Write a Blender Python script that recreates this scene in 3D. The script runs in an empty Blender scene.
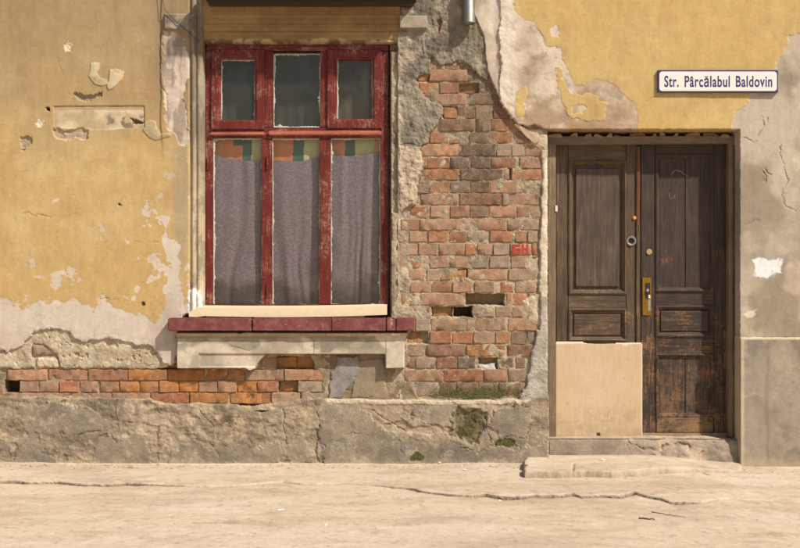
import bpy, bmesh, math, random
import numpy as np
from mathutils import Vector

random.seed(7)
RNG = np.random.RandomState(11)
scene = bpy.context.scene

# ------------------------------------------------------------------ camera, sky, sun, exposure
S = 0.007            # metres per photograph pixel on the wall plane (bricks 28 cm, door 2.07 m)
DIST = 8.0           # camera to wall
CAMZ = 1.4           # eye height
cam_d = bpy.data.cameras.new('camera')
cam = bpy.data.objects.new('camera', cam_d)
scene.collection.objects.link(cam)
cam.location = (0, -DIST, CAMZ)
cam.rotation_euler = (math.radians(90), 0, 0)
cam_d.sensor_width = 36
cam_d.lens = 36 * DIST / (800 * S)
cam_d.shift_y = -12 / 800
cam_d.clip_end = 1000
scene.camera = cam

SUNV = Vector((1.28, -1.0, 1.70)).normalized()
elev = math.asin(SUNV.z)
azim = math.atan2(SUNV.x, SUNV.y)
world = bpy.data.worlds.new('World')
scene.world = world
world.use_nodes = True
wn = world.node_tree
wn.nodes.clear()
w_out = wn.nodes.new('ShaderNodeOutputWorld')
w_bg = wn.nodes.new('ShaderNodeBackground')
w_sky = wn.nodes.new('ShaderNodeTexSky')
w_sky.sky_type = 'NISHITA'
w_sky.sun_disc = False
w_sky.sun_elevation = elev
w_sky.sun_rotation = azim
w_sky.dust_density = 1.5
w_sky.air_density = 1.0
w_sky.ozone_density = 0.6
w_bg.inputs['Strength'].default_value = 0.10
wn.links.new(w_sky.outputs[0], w_bg.inputs['Color'])
wn.links.new(w_bg.outputs[0], w_out.inputs['Surface'])

sun_d = bpy.data.lights.new('sun', 'SUN')
sun_d.energy = 4.8
sun_d.angle = math.radians(1.5)
sun_d.color = (1.0, 0.955, 0.875)
sun = bpy.data.objects.new('sun', sun_d)
scene.collection.objects.link(sun)
sun.location = SUNV * 30
sun.rotation_euler = SUNV.to_track_quat('Z', 'Y').to_euler()

scene.view_settings.view_transform = 'Standard'
scene.view_settings.look = 'None'
scene.view_settings.gamma = 1
scene.view_settings.use_curve_mapping = False
scene.view_settings.exposure = 0.18

# ------------------------------------------------------------------ helpers: numbers
def lin(r, g, b, k=1.0):
    def f(v):
        v = v / 255.0
        return (v / 12.92 if v <= 0.04045 else ((v + 0.055) / 1.055) ** 2.4) * k
    return (f(r), f(g), f(b))

def C(r, g, b, k=0.86):
    c = np.array(lin(r, g, b, k), dtype=np.float32)
    return (c * .93 + .07 * float(c @ np.array([.3, .6, .1], dtype=np.float32))) * np.array([.985, 1.03, 1.09], dtype=np.float32)

def wx(px): return (px - 400.0) * S
def wz(py): return (462.0 - py) * S
def K(px, py, h):
    """point at distance h in front of the wall plane, seen over the wall-plane measure (px, py)"""
    k = (DIST - h) / DIST
    return ((px - 400.0) * S * k, -h, CAMZ + ((462.0 - py) * S - CAMZ) * k)
def G(px, py):
    """ground point for a measure below the wall's foot"""
    k = max((py - 262.0) / 200.0, 1.0)
    return ((px - 400.0) * S / k, -(DIST - DIST / k))

_tab = RNG.rand(16, 256, 256).astype(np.float32)
def vnoise(x, y, seed=0):
    t = _tab[seed % 16]
    xi = np.floor(x).astype(np.int64); yi = np.floor(y).astype(np.int64)
    fx = (x - xi).astype(np.float32); fy = (y - yi).astype(np.float32)
    fx = fx * fx * (3 - 2 * fx); fy = fy * fy * (3 - 2 * fy)
    xi += 37 * seed; yi += 91 * seed
    a = t[xi & 255, yi & 255]; b = t[(xi + 1) & 255, yi & 255]
    c = t[xi & 255, (yi + 1) & 255]; d = t[(xi + 1) & 255, (yi + 1) & 255]
    return (a * (1 - fx) + b * fx) * (1 - fy) + (c * (1 - fx) + d * fx) * fy
def fbm(x, y, scale, octv=4, seed=0, gain=0.5):
    """-1..1 fractal noise; scale = size of the biggest blobs in the units of x, y"""
    out = 0; amp = 1; tot = 0; f = 1.0 / scale
    ca, sa = 0.8, 0.6
    for o in range(octv):
        u = (x * ca - y * sa) * f + 11.3 * o; v = (x * sa + y * ca) * f + 5.7 * o
        out = out + amp * (vnoise(u, v, seed + o) * 2 - 1)
        tot += amp; amp *= gain; f *= 2.03
    return out / tot * 1.6
def ridged(x, y, scale, octv=3, seed=0):
    return 1 - np.abs(fbm(x, y, scale, octv, seed)) * 2
def sstep(a, b, v):
    t = np.clip((v - a) / (b - a), 0, 1)
    return t * t * (3 - 2 * t)
def segdist(pts, X, Y, closed=False):
    d = np.full(X.shape, 1e9, dtype=np.float32)
    n = len(pts)
    for i in range(n if closed else n - 1):
        ax, ay = pts[i]; bx_, by_ = pts[(i + 1) % n]
        dx, dy = bx_ - ax, by_ - ay
        L = dx * dx + dy * dy + 1e-9
        t = np.clip(((X - ax) * dx + (Y - ay) * dy) / L, 0, 1)
        d = np.minimum(d, (X - ax - t * dx) ** 2 + (Y - ay - t * dy) ** 2)
    return np.sqrt(d)
def sdf(pts, X, Y, limit=25.0):
    """signed distance, positive inside the polygon"""
    xs = [p[0] for p in pts]; ys = [p[1] for p in pts]
    out = np.full(X.shape, -limit, dtype=np.float32)
    m = (X > min(xs) - limit) & (X < max(xs) + limit) & (Y > min(ys) - limit) & (Y < max(ys) + limit)
    if not m.any():
        return out
    x = X[m]; y = Y[m]
    d = segdist(pts, x, y, True)
    ins = np.zeros(x.shape, dtype=bool)
    n = len(pts)
    for i in range(n):
        ax, ay = pts[i]; bx_, by_ = pts[(i + 1) % n]
        if ay == by_: continue
        c = ((ay > y) != (by_ > y)) & (x < (bx_ - ax) * (y - ay) / (by_ - ay) + ax)
        ins ^= c
    out[m] = np.where(ins, d, -np.minimum(d, limit))
    return out
def warp(X, Y, amp, scale, seed):
    return X + amp * fbm(X, Y, scale, 4, seed, 0.6), Y + amp * fbm(X + 71, Y - 33, scale, 4, seed + 3, 0.6)
def mixc(a, b, m):
    if a.ndim == 1: a = a[None, None, :]
    if b.ndim == 1: b = b[None, None, :]
    m = np.clip(m, 0, 1)[..., None]
    return a * (1 - m) + b * m

def crack(X, Y, H, col, pts, wd, dp, cc):
    """wandering crack that opens and closes along its way"""
    d = segdist(pts, X + 2.6 * fbm(X, Y, 9, 4, 5, .6), Y + 2.6 * fbm(X + 50, Y, 9, 4, 8, .6))
    w = wd * (.35 + .9 * sstep(-.6, .6, fbm(X, Y, 11, 3, 12)))
    g = np.exp(-(d / w) ** 2) * sstep(-.75, -.05, fbm(X, Y, 15, 3, 14))
    side = sstep(5 * wd, 0, d) * .0012 * fbm(X, Y, 5, 3, 2)
    return H - dp * g + side, mixc(col, cc, g * .45)

# ------------------------------------------------------------------ helpers: objects
def link(o, parent=None):
    scene.collection.objects.link(o)
    if parent is not None:
        o.parent = parent
    return o
def tag(o, label=None, category=None, group=None, kind=None):
    if label: o['label'] = label
    if category: o['category'] = category
    if group: o['group'] = group
    if kind: o['kind'] = kind
    return o
def empty(name, loc=(0, 0, 0)):
    o = bpy.data.objects.new(name, None)
    o.location = loc
    o.empty_display_size = 0.2
    return link(o)
def mesh_np(name, V, F, mat, parent=None, col=None, smooth=True):
    me = bpy.data.meshes.new(name)
    V = np.ascontiguousarray(V, dtype=np.float32); F = np.ascontiguousarray(F, dtype=np.int32)
    nf, k = F.shape
    me.vertices.add(len(V)); me.vertices.foreach_set('co', V.ravel())
    me.loops.add(nf * k); me.loops.foreach_set('vertex_index', F.ravel())
    me.polygons.add(nf)
    me.polygons.foreach_set('loop_start', np.arange(0, nf * k, k, dtype=np.int32))
    me.polygons.foreach_set('loop_total', np.full(nf, k, dtype=np.int32))
    me.polygons.foreach_set('use_smooth', np.full(nf, smooth, dtype=bool))
    me.update(calc_edges=True)
    if col is not None:
        at = me.color_attributes.new('Col', 'FLOAT_COLOR', 'POINT')
        c4 = np.ones((len(V), 4), dtype=np.float32); c4[:, :3] = col
        at.data.foreach_set('color', c4.ravel())
    me.materials.append(mat)
    me.validate()
    return link(bpy.data.objects.new(name, me), parent)
def grid_faces(keep):
    """quad index grid over (rows, cols); keep = vertices to keep; returns faces and vertex selection"""
    r, c = keep.shape
    idx = np.arange(r * c).reshape(r, c)
    kq = keep[:-1, :-1] & keep[1:, :-1] & keep[:-1, 1:] & keep[1:, 1:]
    f = np.stack([idx[:-1, :-1][kq], idx[1:, :-1][kq], idx[1:, 1:][kq], idx[:-1, 1:][kq]], axis=1)
    used = np.zeros(r * c, dtype=bool); used[f.ravel()] = True
    remap = np.cumsum(used) - 1
    return remap[f], used
def grid(px0, px1, py0, py1, step):
    xs = np.linspace(px0, px1, int(round((px1 - px0) / step)) + 1)
    ys = np.linspace(py0, py1, int(round((py1 - py0) / step)) + 1)
    return np.meshgrid(xs, ys)
def crisp(o, V, f, lim=.0032):
    hq = V[f][:, :, 1]
    o.data.polygons.foreach_set('use_smooth', (hq.max(1) - hq.min(1)) < lim)
    o.data.update()
def wall_field(name, X, Y, H, keep, col, mat, parent):
    f, used = grid_faces(keep)
    V = np.stack([(X - 400) * S, -H, (462 - Y) * S], axis=-1).reshape(-1, 3)[used]
    o = mesh_np(name, V, f, mat, parent, col.reshape(-1, 3)[used])
    crisp(o, V, f)
    return o

def from_bm(name, bm, mat, parent=None, smooth=False):
    bmesh.ops.recalc_face_normals(bm, faces=bm.faces)
    me = bpy.data.meshes.new(name)
    bm.to_mesh(me); bm.free()
    me.materials.append(mat)
    if smooth:
        for p in me.polygons: p.use_smooth = True
    return link(bpy.data.objects.new(name, me), parent)
def add_box(bm, x0, x1, y0, y1, z0, z1, bev=0.0, cuts=0, wob=0.0, seed=0):
    r = bmesh.ops.create_cube(bm, size=1.0)
    vs = r['verts']
    for v in vs:
        v.co = Vector(((x0 + x1) / 2 + v.co.x * (x1 - x0), (y0 + y1) / 2 + v.co.y * (y1 - y0), (z0 + z1) / 2 + v.co.z * (z1 - z0)))
    es = list({e for v in vs for e in v.link_edges})
    fs = list({f for v in vs for f in v.link_faces})
    if cuts:
        ax = 0 if (x1 - x0) > (z1 - z0) else 2
        le = [e for e in es if abs((e.verts[0].co - e.verts[1].co)[ax]) > 0.6 * ((x1 - x0) if ax == 0 else (z1 - z0))]
        bmesh.ops.subdivide_edges(bm, edges=le, cuts=cuts, use_grid_fill=True)
    vs = [v for v in bm.verts if not v.tag]
    if wob:
        rr = random.Random(seed)
        ph = [rr.uniform(0, 9) for _ in range(6)]
        for v in vs:
            t = v.co.x * 3.1 + v.co.z * 3.7
            v.co.x += wob * (math.sin(t * 3 + ph[0]) * .6 + math.sin(t * 11 + ph[1]) * .4)
            v.co.z += wob * (math.sin(t * 2.6 + ph[2]) * .6 + math.sin(t * 9 + ph[3]) * .4)
            v.co.y += wob * .7 * math.sin(t * 7 + ph[4])
    if bev:
        be = [e for e in {e for v in vs for e in v.link_edges} if len(e.link_faces) == 2 and e.calc_face_angle(0) > 0.6]
        bmesh.ops.bevel(bm, geom=be, offset=bev, segments=2, affect='EDGES', clamp_overlap=True)
    for v in bm.verts: v.tag = True
_bs = [0]
def bar(bm, px0, px1, py0, py1, hf, hb, bev=0.0025, cuts=6, wob=0.0008):
    a = K(px0, py1, hf); b = K(px1, py0, hf)
    _bs[0] += 1
    add_box(bm, a[0], b[0], -hf, -hb, a[2], b[2], bev, cuts, wob, _bs[0])
def bar_obj(name, px0, px1, py0, py1, hf, hb, mat, parent, **kw):
    bm = bmesh.new(); bar(bm, px0, px1, py0, py1, hf, hb, **kw)
    return from_bm(name, bm, mat, parent)
def ring_bm(bm, px0, px1, py0, py1, prof, href, wob=0.0):
    """mitred frame lofted over a profile [(inset m, h)]; the rectangle is measured at depth href"""
    a = K(px0, py1, href); b = K(px1, py0, href)
    loops = []
    for ins, h in prof:
        j = lambda: random.uniform(-wob, wob)
        loops.append([bm.verts.new(p) for p in ((a[0] + ins + j(), -h, a[2] + ins + j()), (b[0] - ins + j(), -h, a[2] + ins + j()),
                                                (b[0] - ins + j(), -h, b[2] - ins + j()), (a[0] + ins + j(), -h, b[2] - ins + j()))])
    for l0, l1 in zip(loops[:-1], loops[1:]):
        for i in range(4):
            bm.faces.new((l0[i], l0[(i + 1) % 4], l1[(i + 1) % 4], l1[i]))
    return loops
def ring(name, px0, px1, py0, py1, prof, href, mat, parent, cap=False, wob=0.0):
    bm = bmesh.new()
    loops = ring_bm(bm, px0, px1, py0, py1, prof, href, wob)
    if cap: bm.faces.new(loops[-1])
    return from_bm(name, bm, mat, parent)

# ------------------------------------------------------------------ materials
def nm(name):
    m = bpy.data.materials.new(name); m.use_nodes = True
    nt = m.node_tree; nt.nodes.clear()
    o = nt.nodes.new('ShaderNodeOutputMaterial'); b = nt.nodes.new('ShaderNodeBsdfPrincipled')
    nt.links.new(b.outputs[0], o.inputs['Surface'])
    return m, nt, b, o
def nd(nt, typ, **kw):
    n = nt.nodes.new(typ)
    for k, v in kw.items():
        if k in n.inputs.keys() if isinstance(k, str) else False:
            n.inputs[k].default_value = v
        else:
            setattr(n, k, v)
    return n
def coords(nt, scale=(1, 1, 1), rnd=False):
    t = nt.nodes.new('ShaderNodeTexCoord')
    mp = nt.nodes.new('ShaderNodeMapping'); mp.inputs['Scale'].default_value = scale
    nt.links.new(t.outputs['Object'], mp.inputs['Vector'])
    if rnd:
        oi = nt.nodes.new('ShaderNodeObjectInfo')
        mu = nt.nodes.new('ShaderNodeVectorMath'); mu.operation = 'SCALE'
        cx = nt.nodes.new('ShaderNodeCombineXYZ')
        for i in range(3): nt.links.new(oi.outputs['Random'], cx.inputs[i])
        nt.links.new(cx.outputs[0], mu.inputs[0]); mu.inputs['Scale'].default_value = 37.0
        nt.links.new(mu.outputs[0], mp.inputs['Location'])
    return mp.outputs[0]
def noise(nt, vec, scale, detail=5, rough=0.6, dist=0.0):
    n = nt.nodes.new('ShaderNodeTexNoise')
    n.inputs['Scale'].default_value = scale; n.inputs['Detail'].default_value = detail
    n.inputs['Roughness'].default_value = rough; n.inputs['Distortion'].default_value = dist
    nt.links.new(vec, n.inputs['Vector'])
    return n.outputs['Fac']
def ramp(nt, fac, stops, interp='LINEAR'):
    r = nt.nodes.new('ShaderNodeValToRGB'); r.color_ramp.interpolation = interp
    el = r.color_ramp.elements
    while len(el) < len(stops): el.new(0.5)
    for e, (p, c) in zip(el, stops):
        e.position = p
        e.color = (c, c, c, 1) if not hasattr(c, '__len__') else (*c[:3], 1)
    nt.links.new(fac, r.inputs['Fac'])
    return r.outputs['Color']
def mix(nt, fac, a, b, mode='MIX'):
    m = nt.nodes.new('ShaderNodeMix'); m.data_type = 'RGBA'; m.blend_type = mode
    for sock, v in ((m.inputs['Factor'], fac), (m.inputs['A'], a), (m.inputs['B'], b)):
        pass
    def put(sock, v):
        if isinstance(v, bpy.types.NodeSocket): nt.links.new(v, sock)
        elif hasattr(v, '__len__'): sock.default_value = (*[float(q) for q in v[:3]], 1)
        else: sock.default_value = v
    put(m.inputs[0], fac); put(m.inputs[6], a); put(m.inputs[7], b)
    return m.outputs[2]
def math_(nt, op, a, b=0.0):
    m = nt.nodes.new('ShaderNodeMath'); m.operation = op
    for i, v in enumerate((a, b)):
        if isinstance(v, bpy.types.NodeSocket): nt.links.new(v, m.inputs[i])
        else: m.inputs[i].default_value = v
    return m.outputs[0]
def bump(nt, bsdf, height, strength, dist, prev=None):
    b = nt.nodes.new('ShaderNodeBump'); b.inputs['Strength'].default_value = strength; b.inputs['Distance'].default_value = dist
    nt.links.new(height, b.inputs['Height'])
    if prev is not None: nt.links.new(prev, b.inputs['Normal'])
    nt.links.new(b.outputs[0], bsdf.inputs['Normal'])
    return b.outputs[0]

def mat_field(name, fine=0.5, grain=120, var=0.16, rough=0.92, bd=0.004, streak=False):
    """surface whose paint, stains and bare patches come as a per-vertex colour; nodes add grain"""
    m, nt, b, o = nm(name)
    v = coords(nt)
    at = nt.nodes.new('ShaderNodeVertexColor'); at.layer_name = 'Col'
    n1 = noise(nt, v, 9, 7, 0.66); n2 = noise(nt, v, grain, 5, 0.7); n3 = noise(nt, v, grain * 3.1, 3, 0.6)
    n4 = noise(nt, v, 27, 8, 0.74, 0.4)
    c = mix(nt, 1.0, at.outputs[0], ramp(nt, n1, [(0.25, 1 - var), (0.75, 1 + var)]), 'MULTIPLY')
    c = mix(nt, 1.0, c, ramp(nt, n2, [(0.3, 1 - var * .9), (0.7, 1 + var * .9)]), 'MULTIPLY')
    c = mix(nt, 1.0, c, ramp(nt, n4, [(0.22, 1 - var * 1.7), (0.5, 1.0), (0.8, 1 + var * 1.2)]), 'MULTIPLY')
    c = mix(nt, 1.0, c, ramp(nt, n3, [(0.3, 1 - var), (0.7, 1 + var)]), 'MULTIPLY')
    if streak:
        vs = coords(nt, (5, 5, 1.0))
        c = mix(nt, 1.0, c, ramp(nt, noise(nt, vs, 5, 7, 0.7, 0.5), [(0.3, 0.91), (0.66, 1.04)]), 'MULTIPLY')
        # pinholes and fly specks
        c = mix(nt, ramp(nt, noise(nt, v, 62, 2, 0.5), [(0.755, 0.0), (0.79, 0.55)]), c, lin(110, 86, 60))
    nt.links.new(c, b.inputs['Base Color'])
    b.inputs['Roughness'].default_value = rough; b.inputs['Specular IOR Level'].default_value = 0.15
    nb = bump(nt, b, n2, fine, bd)
    bump(nt, b, n3, fine * .8, bd * .45, nb)
    return m
M = {}
M['plaster'] = mat_field('painted_plaster', 0.5, 140, 0.085, bd=0.0022, streak=True)
M['bare'] = mat_field('bare_render', 0.85, 110, 0.17, bd=0.006)
M['mortar'] = mat_field('lime_mortar', 0.9, 100, 0.19, bd=0.006)
M['plinth'] = mat_field('plinth_stone', 0.9, 95, 0.16, bd=0.006)
M['cement'] = mat_field('cement_render', 0.8, 170, 0.12, bd=0.0028)
M['ground'] = mat_field('dusty_pavement', 0.9, 130, 0.11, bd=0.004)
M['stone'] = mat_field('apron_stone', 0.6, 130, 0.13, bd=0.003)

def mat_brick():
    m, nt, b, o = nm('old_brick')
    v = coords(nt, rnd=True)
    oi = nt.nodes.new('ShaderNodeObjectInfo')
    n1 = noise(nt, v, 22, 6, 0.65); n2 = noise(nt, v, 130, 5, 0.7); n3 = noise(nt, v, 38, 7, 0.7, 0.6)
    c = mix(nt, 1.0, oi.outputs['Color'], ramp(nt, n1, [(0.25, 0.72), (0.75, 1.25)]), 'MULTIPLY')
    c = mix(nt, 1.0, c, ramp(nt, n2, [(0.25, 0.78), (0.75, 1.2)]), 'MULTIPLY')
    # lime and dust left on the face; how much is a property of each brick
    sm = math_(nt, 'ADD', n3, math_(nt, 'MULTIPLY', oi.outputs['Alpha'], 0.38))
    f = ramp(nt, sm, [(0.66, 0.0), (0.90, 0.7)])
    c = mix(nt, f, c, C(176, 152, 122))
    gp = nt.nodes.new('ShaderNodeNewGeometry')
    c = mix(nt, ramp(nt, noise(nt, gp.outputs['Position'], 6.5, 8, 0.72, 0.5), [(0.46, 0.0), (0.76, 0.55)]), c, C(178, 152, 120))
    c = mix(nt, ramp(nt, noise(nt, gp.outputs['Position'], 4.3, 7, 0.7), [(0.52, 0.0), (0.74, 0.6)]), c, lin(96, 78, 60))
    c = mix(nt, ramp(nt, noise(nt, gp.outputs['Position'], 60, 6, 0.75), [(0.55, 0.0), (0.66, 0.6)]), c, C(184, 158, 126))
    pit = ramp(nt, noise(nt, v, 90, 3, 0.6), [(0.68, 0.0), (0.76, 0.75)])
    c = mix(nt, pit, c, lin(70, 54, 42))
    c = mix(nt, ramp(nt, noise(nt, v, 15, 7, 0.7), [(0.56, 0.0), (0.74, 0.6)]), c, lin(92, 74, 58))
    nt.links.new(c, b.inputs['Base Color'])
    b.inputs['Roughness'].default_value = 0.95; b.inputs['Specular IOR Level'].default_value = 0.12
    nb = bump(nt, b, n2, 0.9, 0.006)
    nb = bump(nt, b, pit, 0.8, -0.005, nb)
    bump(nt, b, n3, 0.6, 0.008, nb)
    return m
M['brick'] = mat_brick()

def mat_wood(name, axis, base, worn, bare, wear=0.5, splash=0.085):
    """weathered painted timber; axis = direction of the grain"""
    m, nt, b, o = nm(name)
    sc = {'z': (1, 1, 0.07), 'x': (0.07, 1, 1)}[axis]
    v = coords(nt, sc, rnd=True); vi = coords(nt)
    g1 = noise(nt, v, 85, 6, 0.65, 0.4); g2 = noise(nt, v, 260, 4, 0.6)
    p1 = noise(nt, vi, 5.5, 6, 0.62); p2 = noise(nt, vi, 46, 8, 0.75, 0.7)
    c = mix(nt, ramp(nt, g1, [(0.3, 0.0), (0.7, 1.0)]), base, worn)
    c = mix(nt, ramp(nt, noise(nt, coords(nt, sc), 30, 7, 0.75, 0.6), [(0.52, 0.0), (0.66, 0.75)]), c, tuple(q * 1.45 for q in worn))
    # flaked paint: patches, along the grain, more of it low down where rain splashes
    sep = nt.nodes.new('ShaderNodeSeparateXYZ'); nt.links.new(vi, sep.inputs[0])
    low = math_(nt, 'MULTIPLY', math_(nt, 'SUBTRACT', 1.35, sep.outputs['Z']), splash)
    w = math_(nt, 'ADD', math_(nt, 'ADD', math_(nt, 'MULTIPLY', p1, 0.34), math_(nt, 'MULTIPLY', p2, 0.42)), math_(nt, 'MULTIPLY', g1, 0.30))
    w = math_(nt, 'ADD', w, low)
    f = ramp(nt, w, [(0.66 - wear * .2, 0.0), (0.73 - wear * .2, 0.9)])
    c = mix(nt, f, c, mix(nt, ramp(nt, g2, [(0.3, 0.0), (0.7, 1.0)]), bare, tuple(q * 0.55 for q in bare)))
    c = mix(nt, 1.0, c, ramp(nt, p1, [(0.25, 0.72), (0.75, 1.28)]), 'MULTIPLY')
    nt.links.new(c, b.inputs['Base Color'])
    b.inputs['Roughness'].default_value = 0.62; b.inputs['Specular IOR Level'].default_value = 0.3
    nb = bump(nt, b, g1, 0.55, 0.0025)
    bump(nt, b, f, 0.5, -0.0012, nb)
    return m
dw = (lin(62, 48, 36), lin(100, 79, 57), lin(146, 112, 76))
M['door_v'] = mat_wood('door_timber_upright', 'z', *dw, wear=0.36)
M['door_h'] = mat_wood('door_timber_level', 'x', *dw, wear=0.40)
M['door_panel'] = mat_wood('door_panel_timber', 'z', lin(64, 51, 42), lin(92, 74, 60), lin(134, 98, 64), wear=0.46)
dk = (lin(46, 36, 30), lin(72, 56, 45), lin(138, 96, 60))
M['dark_v'] = mat_wood('dark_timber_upright', 'z', *dk, wear=0.36)
M['dark_h'] = mat_wood('dark_timber_level', 'x', *dk, wear=0.40)
M['dark_panel'] = mat_wood('dark_panel_timber', 'z', lin(48, 37, 32), lin(72, 56, 46), lin(120, 90, 62), wear=0.43)
M['door_frame'] = mat_wood('door_frame_timber', 'z', lin(104, 86, 66), lin(132, 110, 84), lin(150, 120, 86), wear=0.3)
M['door_frame_h'] = mat_wood('door_head_timber', 'x', lin(96, 80, 62), lin(122, 102, 78), lin(140, 112, 82), wear=0.25)
M['bare_wood'] = mat_wood('bare_orange_timber', 'z', lin(112, 68, 36), lin(84, 52, 32), lin(140, 92, 52), wear=0.2)
M['red_v'] = mat_wood('red_paint_upright', 'z', lin(84, 23, 17), lin(112, 38, 29), lin(150, 116, 94), wear=0.58, splash=0.0)
M['red_h'] = mat_wood('red_paint_level', 'x', lin(82, 23, 17), lin(112, 40, 30), lin(152, 118, 96), wear=0.60, splash=0.0)
M['red_worn'] = mat_wood('red_paint_faded', 'x', lin(150, 66, 48), lin(176, 110, 84), lin(196, 160, 126), wear=0.35)

def mat_sill():
    m, nt, b, o = nm('red_sill_paint')
    v = coords(nt)
    n1 = noise(nt, v, 12, 6, 0.65); n2 = noise(nt, v, 40, 7, 0.72, 0.7); n3 = noise(nt, v, 170, 4, 0.6)
    c = mix(nt, ramp(nt, n1, [(0.3, 0.0), (0.7, 1.0)]), lin(98, 38, 38), lin(122, 58, 56))
    c = mix(nt, ramp(nt, noise(nt, v, 19, 7, 0.7), [(0.45, 0.0), (0.75, 0.5)]), c, lin(160, 116, 100))
    f = ramp(nt, noise(nt, v, 21, 9, 0.78, 1.2), [(0.60, 0.0), (0.65, 0.8)])
    c = mix(nt, f, c, lin(196, 168, 138))
    nt.links.new(c, b.inputs['Base Color']); b.inputs['Roughness'].default_value = 0.6
    bump(nt, b, n3, 0.35, 0.002)
    return m
M['sill'] = mat_sill()
def mat_plain(name, c, rough=0.7, var=0.15, scale=30, metal=0.0, bs=0.2, bd=0.001):
    m, nt, b, o = nm(name)
    v = coords(nt, rnd=True)
    n1 = noise(nt, v, scale, 6, 0.65); n2 = noise(nt, v, scale * 6, 4, 0.6)
    cc = mix(nt, 1.0, c, ramp(nt, n1, [(0.25, 1 - var), (0.75, 1 + var)]), 'MULTIPLY')
    cc = mix(nt, 1.0, cc, ramp(nt, n2, [(0.3, 1 - var * .6), (0.7, 1 + var * .6)]), 'MULTIPLY')
    nt.links.new(cc, b.inputs['Base Color'])
    b.inputs['Roughness'].default_value = rough; b.inputs['Metallic'].default_value = metal
    bump(nt, b, n2, bs, bd)
    return m
M['cream_board'] = mat_plain('cream_sill_board', lin(232, 206, 168, .85), 0.75, 0.07)
def mat_sheet():
    m, nt, b, o = nm('cream_hardboard')
    v = coords(nt); vs = coords(nt, (6, 6, 0.5))
    n1 = noise(nt, v, 3.5, 5, 0.6); n2 = noise(nt, v, 26, 5, 0.6); n3 = noise(nt, vs, 16, 4, 0.6)
    c = mix(nt, ramp(nt, n1, [(0.3, 0.0), (0.7, 1.0)]), lin(200, 168, 128, .9), lin(210, 182, 146, .9))
    c = mix(nt, 1.0, c, ramp(nt, n3, [(0.35, 0.93), (0.65, 1.04)]), 'MULTIPLY')
    c = mix(nt, ramp(nt, n2, [(0.67, 0.0), (0.73, 0.6)]), c, lin(140, 104, 70))
    sc_ = noise(nt, coords(nt, (1, 1, 5)), 14, 7, 0.75, 0.8)
    c = mix(nt, ramp(nt, sc_, [(0.60, 0.0), (0.70, 0.35)]), c, lin(150, 122, 92))
    sp = nt.nodes.new('ShaderNodeSeparateXYZ'); nt.links.new(v, sp.inputs[0])
    spl = math_(nt, 'SUBTRACT', noise(nt, v, 18, 7, 0.72), math_(nt, 'MULTIPLY', sp.outputs['Z'], 0.75))
    c = mix(nt, ramp(nt, spl, [(0.22, 0.0), (0.48, 0.5)]), c, lin(150, 120, 88))
    nt.links.new(c, b.inputs['Base Color']); b.inputs['Roughness'].default_value = 0.7
    bump(nt, b, n2, 0.1, 0.002)
    return m
M['sheet'] = mat_sheet()
M['torn'] = mat_plain('torn_white_paper', lin(240, 226, 202, .85), 0.85, 0.05)
M['putty'] = mat_plain('glazing_putty', lin(176, 170, 154, .8), 0.85, 0.3, 60, bs=0.5, bd=0.003)
M['iron'] = mat_plain('dark_iron', lin(60, 52, 46), 0.55, 0.3, 60, 0.6)
M['black'] = mat_plain('hole_dark', lin(22, 18, 15), 0.9, 0.2, 60)
M['zinc'] = mat_plain('zinc_pipe', lin(130, 126, 118), 0.55, 0.2, 20, 0.9)
M['brass'] = mat_plain('worn_brass', lin(150, 112, 40), 0.42, 0.5, 70, 0.85, 0.4, 0.002)
M['steel'] = mat_plain('dull_steel', lin(168, 158, 150), 0.4, 0.2, 60, 0.8)
M['button'] = mat_plain('tan_button', lin(164, 134, 98), 0.5, 0.15, 60)
M['orange_button'] = mat_plain('orange_button', lin(224, 140, 60), 0.4, 0.1, 60)
M['white_tag'] = mat_plain('white_tag', lin(226, 206, 170), 0.6, 0.1, 60)
M['navy'] = mat_plain('navy_enamel', lin(58, 54, 96), 0.3, 0.08, 30, bs=0.02)
M['enamel'] = mat_plain('white_enamel', lin(236, 224, 214, .92), 0.28, 0.05, 14, bs=0.02)
M['red_spray'] = mat_plain('red_marker_paint', lin(170, 48, 36), 0.7, 0.2, 160, bs=0.6, bd=0.002)
M['room'] = mat_plain('room_plaster', lin(92, 88, 76), 0.9, 0.1)
M['hood'] = mat_plain('hood_metal', lin(58, 46, 34), 0.7, 0.25, 12)
M['paper'] = mat_plain('paper', lin(235, 232, 226, .9), 0.8, 0.04)
M['chalk'] = mat_plain('chalk', lin(118, 104, 94), 0.9, 0.2, 200)
M['leaf'] = mat_plain('dry_leaf', lin(190, 134, 70), 0.8, 0.2)
M['twig'] = mat_plain('twig_bark', lin(112, 84, 60), 0.9, 0.2)
M['pebble'] = mat_plain('pebble_stone', lin(190, 160, 124), 0.9, 0.25)
M['moss'] = mat_plain('moss_green', lin(102, 99, 50), 0.95, 0.5, 40, bs=0.5, bd=0.004)
M['fragment'] = mat_plain('plaster_lump', lin(206, 178, 144, .85), 0.92, 0.15, 40, bs=0.6, bd=0.004)
M['outer'] = mat_plain('ochre_wall', lin(214, 172, 106, .85), 0.92, 0.1, 6, bs=0.3, bd=0.003)
M['masonry'] = mat_plain('wall_core', lin(150, 122, 96), 0.95, 0.2, 25, bs=0.6, bd=0.005)

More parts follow.
